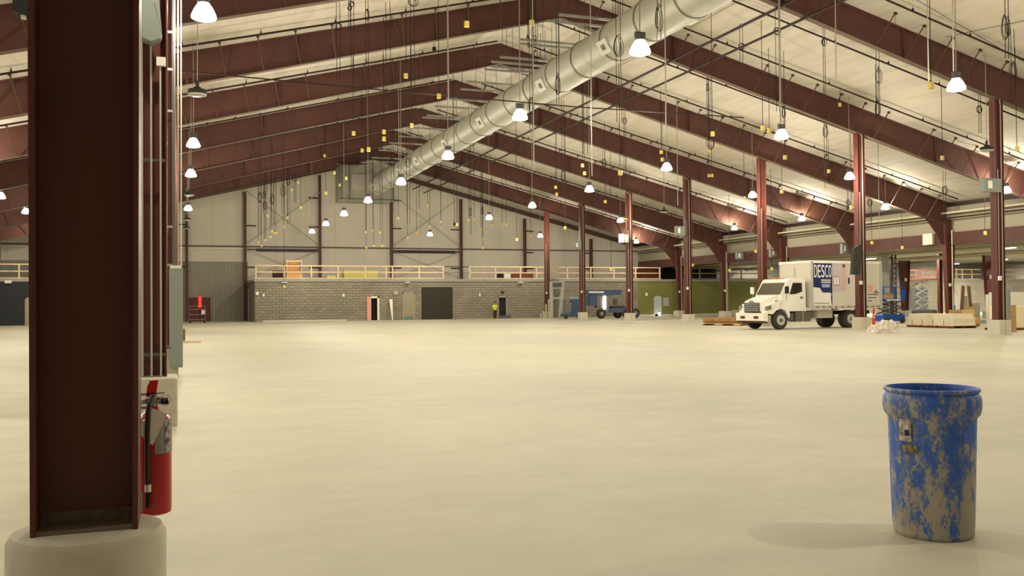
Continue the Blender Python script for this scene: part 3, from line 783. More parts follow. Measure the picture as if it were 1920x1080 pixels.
tag(ibeam_col(MB(), 72.5, 80.0, 0.0, 6.2, .3, .3, .3, .012, .025).build('post', REDC), 'distant slim dark red post behind the scissor lift', 'column', 'slim wing posts')
# strip lights in the wing, most of them added to light the walls
SL = mat('lit_strip', (250, 250, 250), .4, em=(235, 245, 255), ems=14)
def strip(x, y, z, ln, lab, ax=0):
    t = thing('strip_light', (x, y, z), lab, 'light', 'strip lights in the side wing')
    s_ = (ln, .18, .06) if ax == 0 else (.18, ln, .06)
    MB().cbox((x, y, z + .06), (s_[0] + .06, s_[1] + .06, .06)).build('fixture_body', WHITEM, t)
    MB().cbox((x, y, z), s_).build('tube_cover', SL, t)
    for q in (-1, 1):
        dx, dy = ((q * ln * .4, 0) if ax == 0 else (0, q * ln * .4))
        MB().tube([(x + dx, y + dy, z + .08), (x + dx, y + dy, 6.3)], .012, 4).build('hanger_chain', GREYD, t)
pA = at(1484, 478, X=56); pB = at(1886, 451, X=57)
strip(pA.x, pA.y, 5.25, 1.6, 'bright strip light above the truck roof', 1)
strip(pB.x, pB.y, 5.3, 1.6, 'bright strip light right of the nearest right column', 1)
for i, (x, y) in enumerate(((66, 52), (66, 70), (78, 60), (78, 78), (90, 66), (90, 82), (100, 76), (72, 83), (66, 93), (80, 93), (94, 93), (112, 80), (112, 93))):
    strip(x, y, 6.1, 2.4, 'added strip light under the side wing ceiling, %s of the wall-brightening set' % nth(i), 1)
ALD = bpy.data.lights.new('wing_fill_light', 'AREA'); ALD.shape = 'RECTANGLE'; ALD.size = .2; ALD.size_y = 2.4; ALD.energy = 1500; ALD.color = (1, .94, .82)  # added area lights that brighten the wing and its pale block wall
ALD2 = ALD.copy(); ALD2.energy = 420
for i, (x, y) in enumerate(((66, 52), (66, 70), (78, 60), (78, 78), (90, 66), (90, 82), (100, 76), (72, 83), (66, 93), (80, 93), (94, 93), (112, 80), (112, 93))):
    lo = bpy.data.objects.new('wing_fill_light', ALD if y < 90 else ALD2); col.objects.link(lo); lo.location = (x, y, 6.0)
# fluorescent under-mezzanine spill on the wall packs
# ------------------------------------------------------------------ mezzanine rails
def railing(u0, u1, posts, lab, m_=LUMB, y=YB + .12, zt=1.3, tk=.11, toe=True):
    X0 = at(u0, 500, Y=y).x; X1 = at(u1, 500, Y=y).x; z0 = 4.0
    t = thing('timber_railing', ((X0 + X1) / 2, y, z0), lab, 'railing', 'mezzanine guard rails')
    MB().box((X0, y - .05, z0 + zt - tk), (X1, y + .0, z0 + zt)).build('top_rail', m_, t)
    MB().box((X0, y - .05, z0 + .60), (X1, y + .0, z0 + .70)).build('middle_rail', m_, t)
    if toe: MB().box((X0, y - .05, z0 + .02), (X1, y + .0, z0 + .11)).build('toe_board', m_, t)
    for u in posts:
        x = at(u, 500, Y=y).x
        MB().box((x - .07, y - .04, z0), (x + .05, y + .07, z0 + zt)).build('post', m_, t)
    return t
railing(479, 832, (480, 533, 584, 634, 685, 724, 736, 786, 831), 'pale timber guard rail along the block wall mezzanine, left section')
railing(881, 1025, (881, 929, 976, 1006), 'pale timber guard rail between the pipe rail and the columns')
railing(1035, 1239, (1045, 1064, 1108, 1151, 1192, 1237), 'pale timber guard rail on the mezzanine above the boom lift')
railing(1275, 1445, (1275, 1312, 1351, 1390, 1430), 'dull timber guard rail above the green wall', mat('weathered_lumber', (150, 140, 112), .8))
railing(1787, 1838, (1793, 1804, 1822), 'timber guard rail above the leaning boards')
railing(1858, 1960, (1866, 1904, 1940), 'timber guard rail above the pale block wall at far right')
railing(-20, 60, (-10, 36), 'timber guard rail above the navy wall at far left', LUMB)
t = thing('pipe_railing', (25.8, YB + .12, 4.0), 'dark metal pipe rail closing the gap in the timber guard rail', 'railing')
xa = at(834, 500, Y=YB).x; xb = at(880, 500, Y=YB).x
MB().box((xa, YB + .1, 5.2), (xb, YB + .16, 5.27)).build('top_rail', PIPED, t)
MB().box((xa, YB + .1, 4.6), (xb, YB + .14, 4.64)).build('middle_rail', GREYD, t)
# things on the mezzanine
a = at(537, 488, Y=89.4); b = at(566, 519, Y=89.4)
t = thing('plywood_crate', ((a.x + b.x) / 2, 89.8, 4.0), 'tall open plywood crate standing on the mezzanine', 'crate')
MB().box((a.x, 90.2, 4.0), (b.x, 90.25, a.z)).build('back_panel', PLY, t)
for x in (a.x, b.x - .06): MB().prism([(89.3, 4.0), (90.25, 4.0), (90.25, a.z), (89.5, a.z)], x, x + .06, 0).build('side_panel', mat('crate_side', (236, 208, 158), .7), t)
MB().box((a.x, 89.35, 4.0), (b.x, 89.4, 4.75)).build('front_panel', PLY, t)
MB().box((a.x, 89.5, a.z - .12), (b.x, 89.6, a.z)).build('top_batten', LUMB, t)
def mezz_box(u0, v0, u1, v1, y, m_, name, lab, cat, dz=.8):
    p = at(u0, v0, Y=y); q = at(u1, v1, Y=y)
    return tag(MB().rbox(((p.x + q.x) / 2, y + dz / 2, (4.0 + p.z) / 2), (q.x - p.x, dz, p.z - 4.0), .03).build(name, m_), lab, cat)
mezz_box(645, 507, 709, 520, 91, INSUL, 'insulation_stack', 'long yellow insulation stack behind the mezzanine rail', 'insulation', 1.2)
mezz_box(512, 507, 531, 520, 90, mat('dark_bundle', (70, 56, 44), .9, var=.3, scale=6), 'scrap_bundle', 'dark bundle of scrap left of the plywood crate', 'bundle')
mezz_box(613, 517, 630, 521, 89.5, INSUL, 'insulation_roll', 'small yellow roll behind the mezzanine rail', 'insulation')
mezz_box(936, 513, 944, 520, 90, DARK, 'dark_carton', 'small dark carton on the mezzanine, left of the white one', 'carton')
mezz_box(945, 513, 958, 520, 90, WHITEM, 'white_carton', 'white carton on the mezzanine above the open doorway', 'carton')
mezz_box(960, 513, 1000, 520, 91, mat('rust_bundle', (120, 70, 50), .8), 'rust_bundle', 'low rust-coloured bundle on the mezzanine right of the white carton', 'bundle')
mezz_box(1196, 505, 1236, 520, 93, mat('maroon_box', (104, 48, 34), .8), 'maroon_panel', 'dark maroon panel behind the rail end above the green wall', 'panel')
# dark portal above the green wall
t = thing('dark_portal', (50.5, YG - .4, 4.0), 'dark opening behind the mezzanine above the green wall door', 'opening')
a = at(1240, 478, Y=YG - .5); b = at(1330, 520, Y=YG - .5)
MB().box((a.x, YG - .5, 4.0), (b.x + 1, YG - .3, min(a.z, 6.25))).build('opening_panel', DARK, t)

# wall packs under the slab edge
for i, u in enumerate((533, 764, 976)):
    p = at(u, 526, Y=YB - .15)
    t = thing('wall_light', (p.x, YB - .15, 3.62), 'small flat pale light under the mezzanine edge, ' + ['left one', 'middle one', 'right one'][i], 'light', 'lights under the mezzanine edge')
    MB().rbox((p.x, YB - .15, 3.66), (.5, .3, .08), .03).build('light_body', WHITE, t)
    MB().bar((p.x, YB - .05, 3.6), (p.x - .1, YB - .02, 3.2), .02).build('conduit', GREYD, t)
# ------------------------------------------------------------------ doors on the far wall
def dr(name, x0, x1, z1, m_, fm, lab, y=YB - .02, slab=True, fw=.1):
    fr = MB(); fr.box((x0 - fw, y - .03, 0), (x0, y + .1, z1 + fw)); fr.box((x1, y - .03, 0), (x1 + fw, y + .1, z1 + fw)); fr.box((x0 - fw, y - .03, z1), (x1 + fw, y + .1, z1 + fw))
    o = struct(name, fr, fm, lab)
    if slab:
        MB().box((x0, y, .02), (x1, y + .06, z1)).build('door_leaf', m_, o)
    return o
d1 = dr('door_1', 17.35, 17.98, 2.15, DARK, PAPER, 'doorway with pale right jamb and pink left jamb', fw=.16, slab=False)
MB().box((16.95, YB - .12, 0), (17.3, YB - .02, 2.3)).build('pink_panel', PINK, d1)
MB().box((17.3, YB + .5, 0), (18.05, YB + .55, 2.2)).build('dark_room', DARK, d1)
d2 = dr('door_2', 20.55, 21.6, 2.55, TANP, mat('tan_frame', (160, 150, 122), .6), 'closed tan door left of the roller door')
MB().box((20.6, YB - .045, .02), (21.5, YB - .02, .35)).build('kick_plate', mat('teal_kick', (96, 128, 116), .6), d2)
d3 = dr('door_3', 22.36, 25.56, 3.22, ROLL, mat('dark_bronze', (46, 42, 36), .6), 'large dark roller door', y=YB + .06, fw=.06)
MB().box((22.3, YB - .02, 3.2), (25.6, YB + .08, 3.3)).build('lintel', mat('lintel', (150, 138, 116), .7), d3)
d4 = dr('door_4', 30.4, 31.2, 2.12, DARK, mat('pale_frame', (160, 154, 136), .6), 'open doorway beside the worker', slab=False)
MB().box((30.2, YB + 1.2, 0), (31.6, YB + 1.25, 2.3)).build('room_beyond', mat('bluish_room', (84, 88, 92), .8), d4)
MB().box((30.4, YB - .25, .0), (31.6, YB - .05, .3)).build('threshold_scrap', GREYD, d4)
d5 = dr('door_5', 48.25, 48.95, 2.1, mat('pale_blue_door', (172, 184, 186), .6), mat('silver_frame', (186, 190, 180), .5), 'pale blue door in the green wall')
d6 = dr('door_6', -12.45, -11.3, 2.3, mat('pale_door', (168, 158, 132), .6), mat('pale_door_f', (150, 140, 118), .6), 'pale door in the navy wall at far left')
def wallthing(u0, v0, u1, v1, m_, name, lab, cat, y=YB, dz=.06, bev=.01):
    p = at(u0, v0, Y=y); q = at(u1, v1, Y=y)
    return tag(MB().rbox(((p.x + q.x) / 2, y - .003 - dz / 2, (p.z + q.z) / 2), (q.x - p.x, dz, abs(p.z - q.z)), bev).build(name, m_), lab, cat)
wallthing(1243.5, 558, 1254, 574, mat('pale_board', (160, 166, 160), .6), 'notice_board', 'pale grey board right of the blue door', 'board')
wallthing(738, 546, 745, 552, mat('sign_red', (200, 170, 160), .6), 'exit_sign', 'small pale sign above the block wall left of the tan door', 'sign', dz=.15)
wallthing(642, 551, 646, 556, WHITEM, 'outlet_cover', 'small white box on the block wall, left of the pink doorway', 'box')
wallthing(492, 551, 496, 556, WHITEM, 'outlet_cover', 'small white box on the block wall near its left corner', 'box')
wallthing(898, 550, 901, 556, WHITEM, 'outlet_cover', 'small white box on the block wall left of the worker', 'box')
wallthing(1210, 549, 1214, 555, WHITEM, 'outlet_cover', 'small white box on the green wall', 'box')
wallthing(1262, 584, 1265, 589, WHITEM, 'outlet_cover', 'small white outlet low on the green wall', 'box')
wallthing(940, 546, 944, 550, DARK, 'alarm_box', 'small dark box above the open doorway', 'box', dz=.12)
wallthing(728, 568, 735, 571, mat('red_note', (160, 60, 40), .7), 'red_notice', 'small red notice on the block wall right of the pink doorway', 'notice', dz=.02)
wallthing(9, 526, 22, 531, WHITEM, 'wall_light', 'small pale light on top of the navy wall', 'light', dz=.2)
wallthing(479, 547, 485, 553, WHITEM, 'emergency_light', 'small white box at the left corner of the block wall', 'light', y=YB + .0, dz=.2)
# leaning roll by the tan door
tag(MB().tube([(19.35, YB - .5, 0), (19.25, YB - .2, 2.0)], [.05, .18], 10).build('paper_roll', PAPER, smooth=True), 'pale roll leaning against the block wall left of the tan door', 'roll')
for i, (u, h) in enumerate(((1017, .75), (1022, 1.4), (1027, 1.9), (1012, .5))):
    p = at(u, 598, Y=86.3)
    tag(MB().bar((p.x, 86.0, 0), (p.x + .15, 86.4, h), .16, .04).build('leaning_board', mat('grey_board', (166, 156, 132), .8)), 'pale board leaning at the last right-row column, ' + ['second shortest', 'second tallest', 'tallest', 'shortest'][i], 'board', 'boards at the last column')
# maroon double door with trolley near the trough
a = at(355, 558, Y=YG - .2); b = at(395, 603, Y=YG - .2)
d7 = struct('door_7', MB().box((a.x, YG - .2, 0), (b.x, YG - .08, a.z)), mat('maroon_door', (90, 44, 38), .6), 'dark maroon double door in the far wall left')
MB().box(((a.x + b.x) / 2 - .05, YG - .24, 0), ((a.x + b.x) / 2 + .02, YG - .2, a.z)).build('door_seam', DARK, d7)
p = at(375.5, 570, Y=YG - .3)
MB().box((p.x - .16, YG - .26, p.z - .35), (p.x + .1, YG - .21, p.z + .72)).build('glow_strip', mat('red_glow', (255, 60, 50), .5, em=(255, 40, 30), ems=3), d7)
t = thing('trolley', (2.4, 86, 0), 'grey wheeled trolley standing before the maroon door', 'trolley')
q = at(371, 606, Z=0); T = Matrix.Translation((q.x, q.y, 0)); LOC[t] = Vector((q.x, q.y, 0)); t.location = (q.x, q.y, 0)
g = MB(T)
for z in (.3, .75, 1.2, 1.5): g.box((-.75, -.35, z), (.65, .35, z + .05))
g.build('shelf_rack', mat('rack_wire', (120, 112, 96), .7), t)
for x in (-.75, .65): 
    for y_ in (-.35, .35): MB(T).bar((x, y_, .1), (x, y_, 1.55), .05).build('post', GREYD, t)
for x in (-.65, .55): MB(T).lathe([(.09, -.04), (.09, .04)], (x, -.35, .09), 12, axis=1).build('wheel', BLACK, t)
MB(T).cbox((.45, 0, 1.0), (.3, .3, .5)).build('white_can', WHITEM, t)
# scrap at the trough's foot
q = at(352, 643, Z=0)
tag(MB().bar((q.x - .4, q.y, .05), (q.x + .55, q.y, .05), .12, .08).build('timber_offcut', LUMB), 'short timber offcut on the floor right of the trough', 'timber')
tag(MB().cbox((q.x - .25, q.y + .5, .3), (.3, .4, .6)).build('scrap_bin', mat('scrap', (120, 96, 66), .9, var=.4, scale=8)), 'small brown scrap box half hidden behind the trough', 'box')

# ------------------------------------------------------------------ worker
def person(px, py):
    t = thing('person', (px, py, 0), 'person in a yellow high-visibility vest and dark trousers by the open doorway', 'person')
    V = [(0, 0, .95), (0, .0, 1.12), (0, .01, 1.32), (0, .0, 1.45), (0, -.02, 1.53), (0, -.03, 1.60), (0, -.03, 1.70),      # 0-6 spine, head
         (-.09, 0, .90), (-.11, -.06, .50), (-.11, .02, .09), (-.11, -.14, .04),                                            # 7-10 left leg
         (.09, 0, .90), (.12, .08, .50), (.13, .14, .10), (.13, -.02, .04),                                                 # 11-14 right leg
         (-.17, 0, 1.42), (-.24, .02, 1.15), (-.22, -.1, .93), (-.22, -.13, .87),                                           # 15-18 arm
         (.17, 0, 1.42), (.25, .0, 1.15), (.24, -.12, .95), (.24, -.15, .89)]                                               # 19-22 arm
    E_ = [(0, 1), (1, 2), (2, 3), (3, 4), (4, 5), (5, 6), (0, 7), (7, 8), (8, 9), (9, 10), (0, 11), (11, 12), (12, 13), (13, 14), (3, 15), (15, 16), (16, 17), (17, 18), (3, 19), (19, 20), (20, 21), (21, 22)]
    R = [.14, .13, .15, .11, .055, .08, .085, .095, .062, .04, .04, .095, .062, .04, .04, .065, .045, .032, .03, .065, .045, .032, .03]
    for hv, sx in ((18, -1), (22, 1)):
        h = Vector(V[hv])
        for k, (dx, dy, dz) in enumerate(((-.02, -.03, -.05), (-.008, -.02, -.075), (.006, -.012, -.08), (.02, -.005, -.065), (.02 * -sx, -.05, -.01))):
            i = len(V); a_ = h + Vector((dx, dy * .5, dz * .5)); b_ = h + Vector((dx * 1.3, dy, dz))
            V += [tuple(a_), tuple(b_)]; E_ += [(hv, i), (i, i + 1)]; R += [.009, .008]
    me = bpy.data.meshes.new('body'); me.from_pydata(V, E_, []); o = bpy.data.objects.new('body', me); col.objects.link(o); o.parent = t
    md = o.modifiers.new('skin', 'SKIN'); ss = o.modifiers.new('sub', 'SUBSURF'); ss.levels = 1; ss.render_levels = 2
    for i, r in enumerate(R): me.skin_vertices[0].data[i].radius = (r, r * (.8 if i in (1, 2, 3) else 1))
    me.skin_vertices[0].data[0].use_root = True
    me.materials.append(mat('skin', (170, 122, 92), .6))
    T = Matrix.Translation((px, py, 0))
    for sx, ks in ((-1, (7, 8, 9)), (1, (11, 12, 13))):
        MB(T).tube([V[0]] + [V[k] for k in ks], [.12, .115, .085, .065], 12).build('trouser_leg', mat('dark_trousers', (52, 46, 44), .9), t, True)
    MB(T).tube([(0, 0, .9), (0, 0, 1.0), (0, .01, 1.2), (0, .01, 1.38), (0, 0, 1.46)], [.165, .175, .19, .2, .11], 16).build('safety_vest', mat('hi_vis_yellow', (214, 226, 40), .7), t, True)
    MB(T).tube([(0, 0, 1.12), (0, 0, 1.17)], [.196, .198], 16, cap=False).build('reflective_band', LGREY, t, True)
    for a_, b_ in ((15, 16), (19, 20)): MB(T).tube([V[a_], V[b_]], [.075, .06], 10).build('sleeve', mat('hi_vis_yellow', (214, 226, 40), .7), t, True)
    MB(T).lathe([(.098, 1.69), (.1, 1.74), (.08, 1.79), (.02, 1.81)], (0, -.02, 0), 16).build('hair', mat('dark_hair', (44, 32, 24), .8), t, True)
    f = MB(T); f.cbox((0, -.125, 1.66), (.025, .04, .04)); f.build('nose', mat('skin', (170, 122, 92), .6), t)
    e = MB(T); e.cbox((-.032, -.108, 1.69), (.02, .012, .01)); e.cbox((.032, -.108, 1.69), (.02, .012, .01)); e.build('eyes', BLACK, t)
    m2 = MB(T); m2.cbox((0, -.105, 1.61), (.045, .012, .01)); m2.build('mouth', mat('lips', (130, 70, 60), .6), t)
    for sx in (-1, 1):
        MB(T).cbox((sx * .09, -.02, 1.66), (.02, .04, .05)).build('ear', mat('skin', (170, 122, 92), .6), t)
        k = 10 if sx < 0 else 14; k0 = k - 1
        a_, b_ = Vector(V[k0]), Vector(V[k]); MB(T).tube([a_ + Vector((0, .04, -.03)), a_.lerp(b_, .5) + Vector((0, 0, -.02)), b_ + Vector((0, -.03, -.005))], [.055, .055, .04], 10).build('boot', mat('brown_boots', (84, 54, 38), .7), t, True)
    s_ = .96; t.scale = (s_, s_, s_)
    return t
pp = at(928, 598, Y=87.6); person(pp.x, 87.6)

exec_truck = True
# ------------------------------------------------------------------ truck
hx, hy = -.9938, -.111
OT = Vector((31.23, 44.22, 0))
TM = Matrix(((hx, -hy, 0, OT.x), (hy, hx, 0, OT.y), (0, 0, 1, 0), (0, 0, 0, 1)))   # local x forward, y to the near side
t = thing('box_truck', OT, 'white box truck with a blue lettered panel parked behind the second right column', 'truck')
TR = t
def TB(): return MB(TM)
# cab body side profile (x,z)
cab = [(-.12, 1.93), (-.62, 2.74), (-.78, 2.84), (-1.75, 2.86), (-1.9, 2.74), (-1.95, 1.0), (-.62, 1.0), (-.55, 1.15), (-.1, 1.3)]
TB().prism(cab, -1.04, 1.04).build('cab_body', WHITE, t)
hood = [(1.02, 1.0), (1.05, 1.35), (.95, 1.58), (.6, 1.72), (-.12, 1.93), (-.12, 1.2), (.0, 1.1)]
TB().prism(hood, -.72, .72).build('hood', WHITE, t)
for sy in (-1, 1):      # wings with wheel arch
    arch = [(1.0, .9), (.98, 1.18), (.78, 1.42), (.45, 1.5), (-.1, 1.62), (-.62, 1.55), (-.66, .72), (-.56, .62), (-.5, .8), (-.33, 1.06), (0, 1.17), (.33, 1.06), (.56, .86)]
    a_, b_ = (.7, 1.14) if sy > 0 else (-1.14, -.7)
    TB().prism(arch, a_, b_).build('fender', WHITE, t)
    hl = TB().prism([(1.03, 1.08), (1.01, 1.3), (.72, 1.36), (.66, 1.16)], sy * 1.08 - .09, sy * 1.08 + .09)
    hl.build('headlight', mat('headlamp_glass', (120, 112, 90), .2, spec=.8), t)
bm_ = TB().prism([(.95, .45), (1.22, .5), (1.25, .92), (.95, .95)], -1.16, 1.16); bo = bm_.build('bumper', WHITE, t)
for y0_ in (-.75, .35): TB().box((1.23, y0_, .62), (1.262, y0_ + .35, .76)).build('fog_slot', mat('dark_red_slot', (96, 20, 12), .5), bo)
TB().box((.9, -1.1, .38), (1.18, 1.1, .47)).build('bumper_valance', mat('valance', (70, 48, 34), .7), bo)
gr = TB().box((1.04, -.62, 1.0), (1.09, .62, 1.5)).build('grille', GREYD, t)
for i in range(4): TB().box((1.08, -.6, 1.03 + i * .12), (1.12, .6, 1.09 + i * .12)).build('grille_bar', CHROME, gr)
TB().cbox((1.1, 0, 1.56), (.05, .34, .1)).build('badge', CHROME, t)
# glass
TB().add([(-.10, -.95, 1.96), (-.10, .95, 1.96), (-.60, .92, 2.70), (-.60, -.92, 2.70), (-.14, -.95, 1.94), (-.14, .95, 1.94), (-.64, .92, 2.68), (-.64, -.92, 2.68)],
         [(0, 1, 2, 3), (4, 7, 6, 5), (0, 4, 5, 1), (1, 5, 6, 2), (2, 6, 7, 3), (3, 7, 4, 0)]).build('windscreen', mat('windscreen_glass', (92, 90, 76), .12, spec=.8), t)
for sy in (-1, 1):
    dd = TB().prism([(-.55, 1.02), (-.5, 1.9), (-.78, 2.74), (-1.7, 2.76), (-1.78, 2.6), (-1.8, 1.02)], sy * 1.08 - .02, sy * 1.08 + .03).build('cab_door', WHITE, t)
    TB().prism([(-.68, 1.96), (-.92, 2.6), (-1.58, 2.6), (-1.6, 2.12), (-1.1, 1.98)], sy * 1.12 - .01, sy * 1.12 + .01).build('door_window', GLASSD, dd)
    TB().cbox((-1.55, sy * 1.13, 1.78), (.2, .03, .08)).build('door_handle', GREYD, dd)
    TB().tube([(-.35, sy * 1.1, 1.75), (-.2, sy * 1.4, 1.8), (-.2, sy * 1.4, 2.4)], .02, 6).build('mirror_arm', CHROME, t)
    TB().cbox((-.2, sy * 1.42, 2.2), (.12, .2, .4)).build('mirror', WHITE if sy < 0 else BLACK, t)
TB().box((-.1, .98, 1.5), (.25, 1.0, 1.6)).build('hood_vent', BLACK, t)
for i in range(5): TB().cbox((-.78, -.5 + i * .25, 2.87), (.1, .12, .05)).build('marker_lamp', mat('amber_lamp', (224, 120, 40), .4), t)
# chassis
TB().box((-7.5, -.45, .78), (.8, .45, 1.0)).build('chassis', DARK, t)
TB().box((-2.25, .55, .42), (-1.1, 1.1, .98)).build('fuel_tank', mat('tank_metal', (112, 110, 98), .4, .5), t)
TB().box((-1.7, .75, .42), (-1.6, 1.12, .99)).build('tank_strap', CHROME, t)
TB().box((-3.85, .6, .6), (-2.7, 1.15, 1.05)).build('side_locker', mat('locker', (170, 164, 144), .5), t)
TB().box((-.95, .7, .5), (-.55, 1.12, .9)).build('cab_step', GREYD, t)
def wheel(x, y, dual):
    w_ = TB()
    for dy in ((0, -.28) if dual else (0,)):
        s_ = 1 if y > 0 else -1
        w_.lathe([(.30, -.13), (.46, -.14), (.515, -.1), (.525, 0), (.515, .1), (.46, .14), (.30, .13)], (x, y + dy * s_, .525), 32, axis=1)
    o = w_.build('wheel', TYRE, t, True)
    s_ = 1 if y > 0 else -1
    TB().lathe([(.30, y + s_ * .10), (.28, y + s_ * .165), (.2, y + s_ * .14), (.14, y + s_ * .16)], (x, 0, .525), 24, axis=1).build('rim', LGREY, o, True)
    TB().lathe([(.12, y + s_ * .12), (.09, y + s_ * .20)], (x, 0, .525), 16, axis=1).build('hub', mat('hub_brown', (96, 80, 60), .5), o, True)
for y in (1.0, -1.0): wheel(0, y, False); wheel(-5.3, y, True)
# cargo box
x0, x1, z0, z1 = -7.65, -2.15, 1.2, 3.82
BOXW = mat('truck_box_white', (206, 200, 184), .5)
ob = TB().box((x0, -1.25, z0), (x1, 1.25, z1)).build('cargo_box', BOXW, t)
TB().box((x0 - .02, -1.28, z1 - .1), (x1 + .05, 1.28, z1 + .05)).build('roof_trim', WHITE, ob)
for x in (x0 + .04, x1 - .06):
    for sy in (-1, 1): TB().box((x - .08, sy * 1.26 - .02, z0), (x + .08, sy * 1.26 + .02, z1)).build('corner_post', LGREY, ob)
TB().box((x0, 1.24, z0 - .08), (x1, 1.29, z0 + .1)).build('bottom_rail', LGREY, ob)
for i in range(11): TB().box((x0 + .2 + i * .48, 1.285, z0), (x0 + .38 + i * .48, 1.3, z0 + .05)).build('reflector_strip', mat('reflector_red', (140, 60, 44), .5), ob)
TB().box((-2.15, -.05, 2.95), (-2.1, 0, 3.5)).build('front_rib', LGREY, ob)
ys_ = 1.25
# navy panel: outline in (x,z); x decreases to the rear
def px(fr): return -2.3 - fr * 1.44          # 0..1 across the panel
def pz(fr): return 3.72 - fr * 2.42
nav = TB().prism([(px(0), pz(0)), (px(1), pz(0)), (px(1), pz(.62)), (px(1), pz(.99)), (px(.955), pz(.95)), (px(.93), pz(.8)), (px(.96), pz(.72)), (px(.9), pz(.69)), (px(.5), pz(.69)), (px(.42), pz(.64)), (px(.35), pz(.58)), (px(0), pz(.56))],
                  ys_ + .004, ys_ + .012).build('blue_panel', NAVYD, ob)
TB().box((px(1), ys_ + .003, pz(.98)), (px(0), ys_ + .006, pz(0))).build('white_panel', WHITEM, ob)
TB().box((px(.92), ys_ + .012, pz(.41)), (px(.42), ys_ + .016, pz(.385))).build('text_rule', WHITEM, nav)
TB().box((px(.92), ys_ + .012, pz(.46)), (px(.42), ys_ + .016, pz(.435))).build('text_rule', WHITEM, nav)
TB().box((px(.88), ys_ + .012, pz(.57)), (px(.45), ys_ + .016, pz(.49))).build('text_block', mat('grey_decal', (150, 158, 170), .5), nav)
for i in range(9): TB().box((px(.08 + i * .085 + .06), ys_ + .007, pz(.95)), (px(.08 + i * .085), ys_ + .01, pz(.93))).build('small_lettering', GREYD, nav)
# DESCO lettering
def text_mesh(s, name, m_, parent, M, sx, sz, ext=.01):
    cu = bpy.data.curves.new(name, 'FONT'); cu.body = s; cu.size = 1; cu.extrude = ext; cu.align_x = 'LEFT'
    o = bpy.data.objects.new(name, cu); col.objects.link(o)
    bpy.context.view_layer.update()
    me = bpy.data.meshes.new_from_object(o.evaluated_get(bpy.context.evaluated_depsgraph_get()))
    bpy.data.objects.remove(o); 
    xs = [v.co.x for v in me.vertices]; yy = [v.co.y for v in me.vertices]
    mx, Mx, my, My = min(xs), max(xs), min(yy), max(yy)
    for v in me.vertices:
        q = Vector(((v.co.x - mx) / (Mx - mx) * sx, v.co.z, (v.co.y - my) / (My - my) * sz))
        v.co = (M @ q) - LOC[parent]
    me.name = name; me.materials.clear(); me.materials.append(m_)
    ob_ = bpy.data.objects.new(name, me); col.objects.link(ob_); ob_.parent = parent; LOC[ob_] = LOC[parent]; return ob_
LM = TM @ Matrix(((-1, 0, 0, px(.05)), (0, -1, 0, ys_ + .02), (0, 0, 1, pz(.335)), (0, 0, 0, 1)))
for i, ch in enumerate('DESCO'):
    text_mesh(ch, 'letter', WHITE, nav, LM @ Matrix.Translation((i * .275, 0, 0)), .215, (pz(.04) - pz(.335)))
# faded picture panels
for (a_, b_, c_, d_, m_, nm) in ((-3.76, -4.5, 3.68, 2.1, LAV, 'picture_panel'), (-4.52, -4.8, 3.68, 2.15, PEACH, 'picture_panel'), (-4.82, -5.4, 3.68, 2.3, mat('pale_pic', (200, 194, 184), .5), 'picture_panel'),
                                (-4.98, -5.1, 2.9, 2.55, BLACK, 'picture_detail'), (-3.84, -4.3, 2.98, 2.46, mat('pic_frame', (140, 118, 128), .5), 'picture_detail'), (-3.88, -4.05, 2.93, 2.5, WHITEM, 'picture_detail'), (-4.09, -4.26, 2.93, 2.5, WHITEM, 'picture_detail'),
                                (-4.55, -4.76, 3.66, 3.5, mat('pic_brown', (110, 60, 50), .5), 'picture_detail')):
    TB().box((b_, ys_ + (.004 if 'panel' in nm else .006), d_), (a_, ys_ + (.006 if 'panel' in nm else (.011 if m_ is not WHITEM else .014)), c_)).build(nm, m_, ob)
TB().lathe([(.22, ys_ + .004), (.22, ys_ + .008)], (-6.75, 0, 2.3), 24, axis=1).build('round_emblem', PEACH, ob)
TB().prism([(-6.95, 2.0), (-7.2, 2.2), (-7.5, 2.0)], ys_ + .004, ys_ + .008).build('grey_emblem', mat('grey_emb', (130, 122, 120), .5), ob)
for i, (a_, ln) in enumerate(((1.9, .85), (1.72, .7), (1.54, .3))): TB().box((-6.55 - ln, ys_ + .004, a_), (-6.55, ys_ + .008, a_ + .05)).build('lettering_line', GREYD, ob)
# ------------------------------------------------------------------ boom lift
def tyre(mb, c, r, wd, axis=1, n=24): return mb.lathe([(r * .55, -wd / 2), (r * .9, -wd / 2), (r, -wd * .3), (r, wd * .3), (r * .9, wd / 2), (r * .55, wd / 2)], c, n, axis=axis)
yb2 = 80.5
def xa_(u): return at(u, 590, Y=yb2).x
def za_(v, u=1150): return at(u, v, Y=yb2).z
t = thing('boom_lift', (xa_(1150), yb2, 0), 'dusty blue boom lift with folded boom before the block wall', 'boom lift')
for u, dy, r in ((1127, 0, .47), (1170, 1.4, .44), (1176, 0, .47), (1196, .6, .47)):
    w_ = tyre(MB(), (xa_(u), yb2 + dy, r), r, .35).build('wheel', TYRE, t, True)
    MB().lathe([(.2, -.2), (.12, -.22)], (xa_(u), yb2 + dy, r), 16, axis=1).build('hub', mat('grey_hub', (150, 144, 124), .5), w_)
MB().prism([(xa_(1136), .55), (xa_(1190), .55), (xa_(1190), .85), (xa_(1172), 1.05), (xa_(1142), .95)], yb2 - .1, yb2 + 1.4).build('chassis', BLUEF, t)
MB().box((xa_(1150), yb2 + .1, .95), (xa_(1173), yb2 + 1.2, 1.2)).build('turntable', mat('turntable', (74, 50, 44), .6), t)
MB().rbox(((xa_(1107) + xa_(1122)) / 2, yb2 + .5, (za_(573) + za_(553)) / 2), (xa_(1122) - xa_(1107), 1.1, za_(553) - za_(573)), .1).build('counterweight', BLUEF, t)
